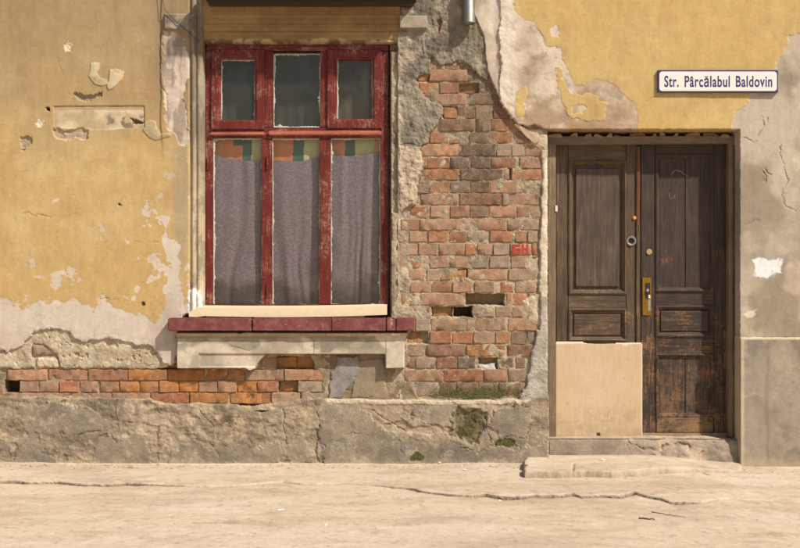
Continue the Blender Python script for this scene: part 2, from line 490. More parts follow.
def mat_glass():
    m, nt, b, o = nm('dusty_glass')
    nt.nodes.remove(b)
    v = coords(nt)
    tr = nt.nodes.new('ShaderNodeBsdfTransparent'); tr.inputs['Color'].default_value = (0.97, 0.98, 0.96, 1)
    gl = nt.nodes.new('ShaderNodeBsdfGlossy'); gl.inputs['Roughness'].default_value = 0.03; gl.inputs['Color'].default_value = (1, .94, .82, 1)
    df = nt.nodes.new('ShaderNodeBsdfDiffuse'); df.inputs['Color'].default_value = (*lin(176, 164, 140), 1)
    fr = nt.nodes.new('ShaderNodeFresnel'); fr.inputs['IOR'].default_value = 1.5
    bp = nt.nodes.new('ShaderNodeBump'); bp.inputs['Strength'].default_value = 0.25; bp.inputs['Distance'].default_value = 0.01
    nt.links.new(noise(nt, v, 3.5, 2, 0.5), bp.inputs['Height'])
    nt.links.new(bp.outputs[0], gl.inputs['Normal'])
    d = math_(nt, 'ADD', math_(nt, 'MULTIPLY', noise(nt, v, 7, 6, 0.7), 0.05), 0.0)
    spots = ramp(nt, noise(nt, v, 75, 4, 0.6), [(0.70, 0.0), (0.76, 0.5)])
    d = math_(nt, 'ADD', d, math_(nt, 'MULTIPLY', spots, 0.35))
    m1 = nt.nodes.new('ShaderNodeMixShader'); nt.links.new(d, m1.inputs[0])
    nt.links.new(tr.outputs[0], m1.inputs[1]); nt.links.new(df.outputs[0], m1.inputs[2])
    geo = nt.nodes.new('ShaderNodeNewGeometry')
    ff = math_(nt, 'MULTIPLY', fr.outputs[0], math_(nt, 'SUBTRACT', 1.0, geo.outputs['Backfacing']))
    m2 = nt.nodes.new('ShaderNodeMixShader'); nt.links.new(ff, m2.inputs[0])
    nt.links.new(m1.outputs[0], m2.inputs[1]); nt.links.new(gl.outputs[0], m2.inputs[2])
    nt.links.new(m2.outputs[0], o.inputs['Surface'])
    return m
M['glass'] = mat_glass()
def mat_lace():
    m, nt, b, o = nm('mauve_lace')
    v = coords(nt)
    vo = nt.nodes.new('ShaderNodeTexVoronoi'); vo.feature = 'DISTANCE_TO_EDGE'; vo.inputs['Scale'].default_value = 34
    ds = nt.nodes.new('ShaderNodeVectorMath'); ds.operation = 'ADD'
    nn = nt.nodes.new('ShaderNodeTexNoise'); nn.inputs['Scale'].default_value = 16; nn.inputs['Detail'].default_value = 4
    nt.links.new(v, nn.inputs['Vector'])
    sc = nt.nodes.new('ShaderNodeVectorMath'); sc.operation = 'SCALE'; sc.inputs['Scale'].default_value = 0.09
    nt.links.new(nn.outputs['Color'], sc.inputs[0])
    nt.links.new(v, ds.inputs[0]); nt.links.new(sc.outputs[0], ds.inputs[1]); nt.links.new(ds.outputs[0], vo.inputs['Vector'])
    e = ramp(nt, vo.outputs['Distance'], [(0.0, 1.0), (0.13, 0.0)])
    weave = noise(nt, v, 300, 3, 0.6)
    c = mix(nt, math_(nt, 'MULTIPLY', e, .42), lin(110, 93, 102), lin(152, 132, 134))
    c = mix(nt, 1.0, c, ramp(nt, weave, [(0.3, 0.86), (0.7, 1.14)]), 'MULTIPLY')
    at = nt.nodes.new('ShaderNodeVertexColor'); at.layer_name = 'Col'
    c = mix(nt, 1.0, c, at.outputs[0], 'MULTIPLY')
    nt.links.new(c, b.inputs['Base Color']); b.inputs['Roughness'].default_value = 0.95
    b.inputs['Specular IOR Level'].default_value = 0.05
    return m
M['lace'] = mat_lace()
M['cloth'] = mat_field('striped_cloth', 0.2, 240, 0.08, bd=0.001)

# ================================================================== THE HOUSE
house = empty('house')
tag(house, 'old house front with peeling ochre plaster, bare bricks, red window and brown double door', 'house')

# ---- wall core with the door and window openings; it also carries the mortar faces and the bricks
def core_mesh():
    bm = bmesh.new()
    hf, hb = -0.14, -0.42
    xs = [-420, 203.5, 391, 545.5, 741.5, 1220]
    ys = [-300, 42.5, 131, 308, 436, 475]
    solid = lambda i, j: not ((i == 1 and j in (1, 2)) or (i == 3 and j in (2, 3)))
    # opening i=1: window between ys[1] and ys[3]; i=3: door between ys[2] and ys[4]
    for i in range(5):
        for j in range(5):
            if solid(i, j):
                add_box(bm, wx(xs[i]), wx(xs[i + 1]), -hf, -hb, wz(ys[j + 1]), wz(ys[j]))
    bmesh.ops.remove_doubles(bm, verts=bm.verts, dist=1e-4)
    return bm
wall = from_bm('wall', core_mesh(), M['masonry'], house)
# plain wall going on beyond the part seen
bm = bmesh.new()
add_box(bm, wx(-420), wx(-13), -0.03, 0.14, wz(403), wz(-300))
add_box(bm, wx(-13), wx(813), -0.03, 0.14, wz(-13), wz(-300))
add_box(bm, wx(813), wx(1220), -0.025, 0.14, wz(338), wz(-300))
from_bm('outer_plaster', bm, M['outer'], house)
bm = bmesh.new()
add_box(bm, wx(-420), wx(-13), -0.055, 0.14, wz(475), wz(403.5))
add_box(bm, wx(813), wx(1220), -0.05, 0.14, wz(475), wz(338.5))
from_bm('outer_plinth', bm, M['masonry'], house)

# ---- left plaster, pilaster and moulding beside the window
YEL = C(202, 162, 98); UND = C(212, 190, 164); DIRT = C(152, 126, 94); GREY = C(160, 142, 120); CREAM = C(228, 206, 168)
def left_plaster():
    X, Y = grid(-13, 205.6, -13, 372, 0.62)
    Xw, Yw = warp(X, Y, 1.6, 9, 1); Xw, Yw = Xw + 1.1 * fbm(X, Y, 3.2, 3, 7, .7), Yw + 1.1 * fbm(X + 9, Y, 3.2, 3, 2, .7)
    X2, Y2 = warp(X, Y, 4.0, 16, 5)
    edge = [(-60, 352), (8, 351), (19, 349), (26, 342), (31, 338), (36, 332), (48, 327.5), (60, 329), (68, 332), (76, 337), (83, 341), (96, 340.5),
            (108, 338), (118, 338.5), (125, 341.5), (134, 344), (148, 345), (153, 349), (158, 352), (160, 358), (164, 363), (170, 364.5),
            (176, 361), (178, 345), (179, 322), (185, 314), (207, 314), (207, -60), (-60, -60)]
    sd = sdf(edge, Xw, Yw)
    # relief: slow undulation of the coat, trowel marks
    H = 0.030 + 0.004 * fbm(X, Y, 120, 3, 2) + 0.0011 * fbm(X, Y, 14, 4, 4)
    # pilaster band and mouldings
    H = H + 0.010 * sstep(161.0, 163.5, X + 1.2 * fbm(X, Y, 20, 3, 7)) * sstep(170, 120, Y)
    H = H - 0.010 * np.exp(-((X - 191.0) / 1.0) ** 2) + 0.007 * np.exp(-((X - 194.2) / 1.3) ** 2) - 0.008 * np.exp(-((X - 197.2) / .8) ** 2) + 0.004 * np.exp(-((X - 200) / 1.4) ** 2)
    H = H - 0.004 * sstep(198, 203, X)
    cap = sdf([(166, 16), (195.5, 16), (195.5, 31.5), (166, 31.5)], X, Y)
    H = H + 0.022 * sstep(-0.5, 0.6, cap) + 0.006 * fbm(X, Y, 8, 3, 9) * sstep(0, 1, cap)
    lump = sdf([(189, 290), (195, 287), (201, 290), (204, 300), (204, 316), (188, 316)], Xw, Yw)
    H = H + 0.010 * sstep(0, 4, lump)
    # colours: ochre paint over a pinkish undercoat
    col = mixc(YEL, C(208, 172, 112), sstep(-0.2, 0.9, fbm(X, Y, 60, 4, 3)))
    col = mixc(col, C(188, 148, 90), sstep(0.1, 0.9, fbm(X, Y, 34, 5, 8)) * .6)
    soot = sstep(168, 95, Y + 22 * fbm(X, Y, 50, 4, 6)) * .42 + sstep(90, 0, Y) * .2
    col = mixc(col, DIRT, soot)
    col = mixc(col, C(146, 118, 86), sstep(136, 165, X + 5 * fbm(X, Y, 30, 3, 2)) * sstep(150, 70, Y) * .55)
    col = mixc(col, GREY, sstep(168, 182, X) * sstep(192, 186, X) * sstep(285, 235, Y) * sstep(120, 160, Y) * .55)
    # grime runs
    run = sstep(0.05, 0.8, fbm(X * 3.4, Y * 0.4, 34, 4, 12)) * sstep(140, 30, Y)
    col = mixc(col, C(150, 120, 84), run * .32)
    paint = [(-60, 300), (8, 306), (18, 309), (28, 312), (35, 305), (43, 301), (50, 304), (58, 298), (66, 302), (76, 297), (85, 303), (95, 309),
             (106, 304), (114, 306), (124, 311), (132, 315), (141, 314), (150, 318), (158, 320), (163, 312), (167, 300), (164, 290), (168, 280),
             (166, 272), (171, 266), (170, 255), (166, 245), (167, 232), (165, 226), (169, 228), (174, 244), (181, 240), (178, 252), (181, 270),
             (183, 288), (185, 302), (192, 306), (207, 300), (207, -60), (-60, -60)]
    sp = sdf(paint, X2, Y2) + 3.0 * fbm(X, Y, 7, 4, 10)
    peel = sstep(1.0, -0.4, sp)
    # flecks where the paint has let go, thicker near the ragged line
    fl = fbm(X, Y, 15, 5, 13, 0.6) + 0.55 * sstep(70, 0, sp) - 0.25 * sstep(120, 200, X)
    peel = np.maximum(peel, sstep(0.82, 0.90, fl) * sstep(130, 200, Y) * .9)
    bare = mixc(UND, C(196, 172, 148), sstep(-.3, .8, fbm(X, Y, 26, 4, 14)))
    bare = mixc(bare, C(224, 202, 178), sstep(.2, .9, fbm(X, Y, 40, 4, 15)) * .7)
    col = mixc(col, bare, peel)
    H = H - 0.0014 * peel
    # flaked pilaster: finish gone, white-pink coat showing
    fp = sdf([(166, 33), (176, 34), (186, 42), (190, 60), (191, 76), (187, 90), (184, 97), (187, 112), (190, 124), (190, 138), (186, 148), (181, 146),
              (176, 136), (168, 128), (166, 116), (165, 95), (164, 76), (163, 60), (165, 45)], Xw, Yw) + 1.2 * fbm(X, Y, 6, 3, 3)
    fm = sstep(-.3, .5, fp)
    wh = mixc(C(216, 190, 164), C(170, 148, 124), sstep(0.0, .6, fbm(X * 2.2, Y * .5, 16, 5, 4)))
    wh = mixc(wh, C(150, 132, 112), sstep(.25, .5, fbm(X, Y, 13, 4, 11)) * sstep(120, 60, Y) * .8)
    col = mixc(col, wh, fm); H = H - 0.0045 * fm + 0.0016 * fm * fbm(X, Y, 6, 4, 2)
    mould = sstep(190, 192, X)
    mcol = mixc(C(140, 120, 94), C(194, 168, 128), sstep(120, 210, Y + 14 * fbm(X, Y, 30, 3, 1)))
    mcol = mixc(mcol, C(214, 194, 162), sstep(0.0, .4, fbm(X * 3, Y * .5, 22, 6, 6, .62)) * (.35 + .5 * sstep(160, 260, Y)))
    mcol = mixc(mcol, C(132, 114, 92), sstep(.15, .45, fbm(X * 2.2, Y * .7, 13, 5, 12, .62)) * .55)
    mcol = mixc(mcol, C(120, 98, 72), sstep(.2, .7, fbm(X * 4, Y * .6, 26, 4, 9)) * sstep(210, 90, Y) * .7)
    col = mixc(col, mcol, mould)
    ce = sstep(-1, 0, cap)
    col = mixc(col, mixc(C(128, 112, 96), C(158, 138, 114), sstep(-.3, .5, fbm(X, Y, 14, 4, 5))), ce)
    col = mixc(col, C(240, 226, 206), sstep(-.5, 1.5, lump) * .95)
    hz = sstep(.030, .006, np.abs(fbm(X, Y, 30, 4, 9, .6))) * sstep(.05, .5, fbm(X + 20, Y, 64, 3, 4)) * sstep(190, 184, X)
    H = H - .0005 * hz; col = mixc(col, C(136, 108, 76), hz * .16)
    # scar of a removed plate
    pl = sdf([(55, 107.5), (144.5, 107), (145, 128), (112, 130), (95, 130.5), (70, 129), (55, 127.5)], X, Y) + .5 * fbm(X, Y, 5, 3, 1)
    pm = sstep(-.4, .5, pl)
    pc = mixc(C(226, 200, 158), C(196, 166, 122), sstep(-.4, .5, fbm(X, Y, 18, 4, 2)))
    pc = mixc(pc, C(138, 118, 96), sstep(.15, .5, fbm(X, Y, 9, 4, 8)) * sstep(98, 115, X) * sstep(110, 120, Y))
    pc = mixc(pc, C(176, 140, 104), sstep(112, 108.5, Y))
    col = mixc(col, pc, pm * .9); H = H - 0.003 * pm
    H = H - 0.006 * np.exp(-(segdist([(55, 107.5), (144.5, 107), (145, 128)], X, Y) / .7) ** 2)
    # torn pockets
    for poly, dep, cc in (
        ([(75, 93), (79, 92), (84, 95), (94, 95), (102, 93), (103, 97), (98, 98), (94, 102), (86, 102), (80, 100), (75, 96)], .018, C(164, 142, 118)),
        ([(55, 128.5), (64, 130), (75, 130.5), (83, 129), (89, 132), (89, 139), (84, 141), (76, 138), (68, 142), (62, 140), (56, 136)], .012, C(188, 160, 124)),
        ([(21, 138), (27, 136), (33, 137), (33, 143), (28, 148), (22, 150)], .012, C(178, 152, 120)),
        ([(132, 120), (143, 120), (143, 124), (132, 124)], .02, C(110, 92, 74)),
        ([(47, 108.5), (51, 108.5), (51, 112), (47, 112)], .035, C(60, 46, 36)),
        ([(37, 124), (41, 121), (44, 122), (42, 127), (38, 128)], .004, C(236, 216, 186)),
        ([(66, 45), (71, 42), (75, 47), (73, 53), (67, 53)], .004, C(226, 200, 156)),
        ([(119, 204), (121.5, 204), (121.5, 206.5), (119, 206.5)], .01, C(90, 70, 50)),
        ([(143, 302), (146, 302), (146, 305), (143, 305)], .01, C(90, 74, 58))):
        s_ = sdf(poly, Xw, Yw) + .5 * fbm(X, Y, 4, 3, 6)
        mm = sstep(-.5, .7, s_)
        H = H - dep * mm + .004 * mm * fbm(X, Y, 4, 3, 3); col = mixc(col, cc, mm * .95)
    # flakes standing proud, curled
    for poly, rise in (([(92, 65), (95, 63.5), (101, 64), (100, 70), (98, 74), (101, 79), (108, 81), (109, 85), (103, 87), (96, 85), (92, 80), (90, 77), (92, 71)], .008),
                       ([(111, 71), (117, 70), (125, 73), (123, 81), (119, 85), (114, 89), (110, 91), (108, 87), (110, 80)], .011),
                       ([(145, 124), (151, 121), (156, 122), (158, 130), (161, 135), (172, 134), (172, 137), (163, 139), (157, 141), (150, 138), (144, 131)], .008)):
        s_ = sdf(poly, X, Y)
        mm = sstep(-.6, .5, s_)
        H = H + rise * mm * (.6 + .4 * sstep(0, 7, s_)); col = mixc(col, mixc(C(212, 188, 144), C(184, 158, 118), sstep(-.2, .6, fbm(X, Y, 9, 3, 2))), mm * .9)
    # cracks
    for pts, wd, dp in (([(160, 30), (161, 52), (163, 78), (160, 82), (163, 90), (168, 96), (168, 112), (167, 122)], .6, .004),
                        ([(60, 60), (78, 110)], .4, .0015), ([(25, 212), (46, 218), (66, 215), (90, 212)], .5, .003), ([(8, 178), (30, 172)], .5, .002),
                        ([(95, 300), (110, 298), (122, 303)], .6, .003), ([(135, 240), (150, 243), (163, 240)], .4, .002)):
        H, col = crack(X, Y, H, col, pts, wd, dp, C(120, 94, 66))
    # broken lower edge: thin and crumbling
    H = H - .003 * sstep(1.2, 0.0, sd) + .004 * fbm(X, Y, 5, 3, 5) * sstep(6, 0, sd)
    H = np.where(sd < 0, H - 0.034 * sstep(0, -.8, sd), H)
    H = H - 0.16 * sstep(203.6, 204.6, X)
    keep = sd > -1.7
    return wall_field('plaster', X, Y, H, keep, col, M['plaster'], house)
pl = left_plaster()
pl['label'] = 'peeling ochre plaster with a bare pinkish band beside the window'

# ---- plaster over and beside the door
def right_plaster():
    X, Y = grid(470, 813, -13, 342, 0.62)
    Xw, Yw = warp(X, Y, 1.3, 9, 2); Xw, Yw = Xw + 1.0 * fbm(X, Y, 3.2, 3, 7, .7), Yw + 1.0 * fbm(X + 9, Y, 3.2, 3, 2, .7)
    edge = [(500, -60), (500, 20), (497.5, 34), (499.5, 48), (500, 62), (499, 78), (498, 95), (501, 103), (507, 112), (513, 119), (520, 125), (528, 127.5), (536, 126.5),
            (541, 128), (544, 130), (738.6, 130), (738.6, 337.5), (880, 337.5), (880, -60)]
    sd = sdf(edge, Xw, Yw)
    sx = sdf(edge, X, Y)
    sd = np.where(X > 545, sx + .25 * fbm(X, Y, 4, 3, 2), sd)
    H = 0.028 + .004 * fbm(X, Y, 110, 3, 3) + .0010 * fbm(X, Y, 13, 4, 4)
    col = mixc(C(208, 168, 98), C(212, 176, 108), sstep(-.3, .8, fbm(X, Y, 60, 4, 1)))
    col = mixc(col, C(194, 152, 88), sstep(.1, .9, fbm(X, Y, 26, 5, 7)) * .5)
    # bare coat left of the paint, chalky and mottled
    bare = mixc(C(218, 194, 164), C(196, 164, 130), sstep(-.2, .7, fbm(X, Y, 30, 5, 5)))
    bare = mixc(bare, C(170, 130, 90), sstep(.0, .6, fbm(X * .8, Y * 1.2, 34, 5, 9)) * sstep(508, 528, X) * .8)
    bare = mixc(bare, C(164, 138, 110), sstep(.15, .5, fbm(X, Y, 10, 6, 2, .65)) * .6)
    bare = mixc(bare, C(150, 116, 80), sstep(28, 0, np.abs(X - 526) + .5 * np.abs(Y - 62) + 14 * fbm(X, Y, 20, 4, 3)) * .55)
    bare = mixc(bare, C(230, 210, 184), sstep(522, 505, X) * .6)
    P = [(512, -60), (513, 5), (516, 14), (524, 21), (532, 22), (536, 28), (541, 36), (547, 47), (552, 48), (556, 46), (561, 52), (562, 60), (566, 68), (570, 78), (574, 86),
         (584, 85), (598, 80), (607, 82), (617, 88), (624, 95), (633, 104), (638, 113), (637, 122), (635, 140), (880, 140), (880, -60)]
    sp = sdf(P, *warp(X, Y, 1.8, 8, 6)) + .8 * fbm(X, Y, 4, 3, 8)
    I1 = sdf([(556, 68), (560, 67), (563, 73), (562, 78), (566, 86), (571, 93), (580, 96), (590, 94), (595, 96), (600, 101), (606, 103), (605, 121), (588, 122), (575, 120), (568, 116), (563, 104), (557, 82)], Xw, Yw) + .8 * fbm(X, Y, 5, 3, 4)
    I1 = np.minimum(I1, -(sdf([(570, 108), (578, 105), (586, 108), (582, 114), (572, 114)], Xw, Yw)))
    I2 = sdf([(516, 92), (525, 86), (526, 95), (523, 103), (525, 108), (524, 116), (516, 118), (514, 112)], Xw, Yw) + .8 * fbm(X, Y, 5, 3, 4)
    hole = sdf([(549, 30), (555, 26), (559, 30), (558, 38), (551, 37)], Xw, Yw)
    sp = np.maximum(np.maximum(np.minimum(sp, -hole), I1), I2)
    pm = sstep(-.4, .4, sp)
    old = mixc(C(206, 172, 108), C(186, 152, 96), sstep(-.3, .6, fbm(X, Y, 12, 4, 3)))
    nearp = np.maximum(np.maximum(I1, I2), np.minimum(sp, 1) * 0 + (9 - segdist(P[:19], X, Y)))
    col = mixc(col, old, sstep(-1, 6, nearp) * .55)
    # the jamb side of the wall: grey render, paint gone
    Q = sdf([(880, 20), (790, 35), (783, 52), (774, 62), (773, 82), (764, 92), (752, 98), (746, 108), (738, 112), (729, 122), (727, 140), (727, 345), (880, 345)], *warp(X, Y, 5, 14, 4)) + 2.5 * fbm(X, Y, 7, 4, 3)
    qm = sstep(-1.2, 1.0, Q)
    gr = mixc(C(198, 176, 148), C(162, 142, 116), sstep(-.25, .55, fbm(X, Y, 44, 4, 6)))
    gr = mixc(gr, C(222, 198, 164), sstep(.25, .8, fbm(X + 40, Y, 36, 4, 10)) * .8)
    gr = mixc(gr, C(158, 132, 98), sstep(.1, .8, fbm(X, Y - 50, 28, 4, 1)) * .4)
    col = mixc(bare, col, pm)
    col = mixc(col, gr, qm)
    H = H + .0022 * pm * (1 - qm) - .0012 * qm
    H = H + .0020 * (1 - pm) * (1 - qm) * fbm(X, Y, 12, 5, 11, .6)
    wsp = sdf([(753, 260), (760, 257), (768, 261), (775, 257), (781, 261), (779, 268), (781, 275), (772, 274), (766, 278), (757, 275), (751, 271)], *warp(X, Y, 2.2, 5, 8)) + .8 * fbm(X, Y, 3, 3, 2)
    col = mixc(col, C(240, 232, 220, .92), sstep(-.6, 1.2, wsp + 2.2 * fbm(X, Y, 7, 4, 5)) * (.88 + .12 * fbm(X, Y, 3, 3, 4)))
    wsp = sdf([(740, 313), (748, 309), (756, 310), (752, 315), (742, 316)], *warp(X, Y, 3, 5, 8)) + .9 * fbm(X, Y, 3, 3, 2)
    col = mixc(col, C(228, 206, 176), sstep(-.2, .6, wsp) * .8)
    for pts, wd, dp in (([(760, 118), (763, 124), (759, 132), (757, 140), (750, 141), (742, 139)], .7, .0045), ([(766, 117), (768, 123)], .8, .004),
                        ([(779, 146), (781, 158), (783, 170), (788, 180), (782, 190), (783, 205), (794, 209)], .8, .005), ([(765, 170), (769, 175)], .9, .005),
                        ([(761, 172), (766, 180), (760, 183)], .7, .004), ([(742, 224), (752, 221), (760, 220)], .5, .002), ([(646, 100), (660, 98), (668, 96)], .4, .001),
                        ([(556, 60), (561, 58), (565, 64)], .6, .003)):
        H, col = crack(X, Y, H, col, pts, wd, dp, C(96, 76, 56))
    hz = sstep(.030, .006, np.abs(fbm(X, Y, 30, 4, 9, .6))) * sstep(.05, .5, fbm(X + 20, Y, 64, 3, 4)) * .8
    H = H - .0005 * hz; col = mixc(col, C(136, 108, 76), hz * .16)
    # the free left edge has sprung away from the bricks
    curl = sstep(26, 0, sd) * sstep(560, 520, X)
    H = H + .011 * curl - .003 * sstep(1.0, 0, sd) + .003 * curl * fbm(X, Y, 6, 4, 3)
    H = np.where(sd < 0, H - (0.030 + .035 * sstep(560, 510, X)) * sstep(0, -.9, sd), H)
    H = np.where((X < 740.5) & (Y > 129.6), H - .14 * sstep(0.1, -.8, sd), H)
    keep = sd > -1.6
    o = wall_field('plaster', X, Y, H, keep, col, M['plaster'], house)
    o['label'] = 'yellow plaster above the door, its paint lost along the broken edge'
    # grey under-coat sliver beside it
    X, Y = grid(468, 507, -13, 102, 0.6)
    Xw, Yw = warp(X, Y, .8, 7, 3)
    sd = sdf([(472, -40), (473.5, 14), (479, 25), (483, 36), (485.5, 48), (485.5, 60), (488, 71), (492, 83), (497, 93), (500, 98), (506, 98), (506, -40)], Xw, Yw)
    H = .020 + .012 * sstep(14, 0, sd) + .0012 * fbm(X, Y, 10, 4, 2)
    col = mixc(C(200, 176, 150), C(176, 154, 130), sstep(-.3, .6, fbm(X, Y, 16, 4, 8)))
    col = mixc(col, C(230, 208, 182), sstep(44, 20, Y) * sstep(484, 492, X) * .7)
    H = np.where(sd < 0, H - .05 * sstep(0, -1.0, sd), H)
    p = wall_field('undercoat', X, Y, H, sd > -1.6, col, M['plaster'], house)
    return o
right_plaster()

# ---- grey base coat to the right of the window
def base_coat():
    X, Y = grid(387.6, 490, -13, 318, 0.6)
    Xw, Yw = warp(X, Y, 1.6, 7, 4)
    poly = [(380, -40), (476, -40), (481, 10), (485, 30), (487, 50), (489, 70), (488, 80), (481, 76), (474, 70), (468, 65), (462, 63), (455, 62), (448, 64), (440, 66), (436, 62),
            (433, 58), (431, 61), (430, 68), (429, 75), (419, 75.5), (417, 80), (419, 90), (424, 97), (431, 102), (440, 105), (444, 108), (442, 116), (438, 123), (432, 130),
            (429, 135), (428, 142), (423, 145), (420, 149), (422, 154), (421, 160), (426, 166), (422, 172), (420, 180), (418, 188), (418.5, 200), (416, 204), (409, 206),
            (403, 211), (401, 220), (398, 232), (397.5, 250), (397.5, 290), (396, 303), (393, 318), (380, 318)]
    sd = sdf(poly, Xw, Yw)
    rough = fbm(X, Y, 9, 5, 3, .6)
    H = .018 + .0060 * rough + .004 * fbm(X, Y, 40, 3, 6) + .004 * ridged(X * 1.6, Y * .7, 12, 3, 9) + .0042 * fbm(X, Y, 4.2, 3, 10, .6)
    blob = sdf([(398, 146), (410, 148), (424, 146), (425, 160), (420, 175), (418, 190), (418, 204), (408, 207), (402, 213), (399, 195), (398, 170)], Xw, Yw)
    bm_ = sstep(-.6, 1, blob)
    H = H + .006 * bm_
    H = H - .006 * np.exp(-(segdist([(396, 144), (410, 145), (426, 147)], Xw, Yw) / .7) ** 2)
    col = mixc(C(156, 138, 114), C(124, 110, 92), sstep(-.2, .6, fbm(X, Y, 20, 5, 1)))
    col = mixc(col, C(184, 162, 130), sstep(.1, .7, fbm(X, Y, 14, 5, 7)) * .75)
    col = mixc(col, C(120, 108, 82), sstep(455, 470, X) * sstep(20, 34, Y) * sstep(70, 50, Y) * .55)
    col = mixc(col, C(152, 134, 112), sstep(96, 110, Y) * sstep(418, 424, X) * sstep(140, 130, Y) * .6)
    col = mixc(col, mixc(C(196, 172, 138), C(172, 148, 116), sstep(-.2, .6, rough)), bm_)
    col = mixc(col, C(200, 178, 146), sstep(396, 399, X) * sstep(405, 401, X) * sstep(30, 60, Y) * .6)
    # end block of the window head, its face whole
    cap = sdf([(399.5, 17), (427, 17), (427, 30), (399.5, 30)], X, Y)
    cm = sstep(-.5, .6, cap)
    H = H * (1 - cm) + cm * (.055 + .001 * rough)
    col = mixc(col, C(178, 158, 132), cm)
    pit = sdf([(437, 21), (441, 19), (443, 24), (441, 30), (438, 34), (436, 28)], Xw, Yw)
    H = H - .018 * sstep(-.4, 1, pit); col = mixc(col, C(150, 112, 88), sstep(-.4, .6, pit))
    strip = sstep(397.8, 396.6, X + .5 * fbm(X, Y, 8, 3, 2))
    H = H - .055 * strip
    col = mixc(col, mixc(C(132, 112, 86), C(104, 88, 70), sstep(-.2, .6, rough)), strip)  # recessed strip coloured darker to carry the shade of the window reveal
    H = H - .004 * sstep(2, 0, sd)
    H = np.where(sd < 0, H - .034 * sstep(0, -1.1, sd), H)
    H = H - .10 * sstep(389.8, 388.9, X)
    return wall_field('base_coat', X, Y, H, sd > -1.7, col, M['bare'], house)
bc = base_coat()
bc['label'] = 'rough grey base coat left on the wall right of the window'

# ---- window head moulding
def window_head():
    X, Y = grid(195.5, 400, -13, 44.4, 0.7)
    H = .012 + .001 * fbm(X, Y, 20, 4, 3)
    H = H + .012 * sstep(31.5, 29.5, Y) + .010 * sstep(18.5, 17, Y) - .004 * np.exp(-((Y - 24) / .8) ** 2) + .006 * np.exp(-((Y - 33.5) / .9) ** 2)
    e = 40 + 1.4 * fbm(X, Y * 0, 16, 4, 5)
    low = sstep(-.5, .8, Y - e)
    H = H - .006 * low + .004 * low * fbm(X, Y, 5, 4, 2)
    H = H - .10 * sstep(42.6, 43.6, Y)
    col = mixc(C(168, 132, 78), C(148, 114, 68), sstep(-.3, .6, fbm(X, Y * 2, 40, 4, 2)))
    col = mixc(col, C(150, 116, 76), sstep(.0, .7, fbm(X, Y * 3, 24, 4, 8)) * .5)
    col = mixc(col, mixc(C(184, 158, 112), C(120, 96, 68), sstep(-.2, .4, fbm(X, Y, 9, 4, 6))), low)
    return wall_field('window_head', X, Y, H, np.ones(X.shape, bool), col, M['plaster'], house)
window_head()
# hood above it, mostly beyond the top of the picture; it shades the head
bm = bmesh.new()
add_box(bm, wx(208), wx(416), -0.265, 0.05, wz(3.5), wz(-10), 0.004, 10, 0.0012, 3)
add_box(bm, wx(211), wx(412), -0.12, 0.05, wz(8), wz(3.7), 0.003, 6, 0.001, 4)
from_bm('window_hood', bm, M['hood'], house)

# ---- mortar faces, holes, bricks
MORT = C(186, 162, 128); EARTH = C(170, 138, 98)
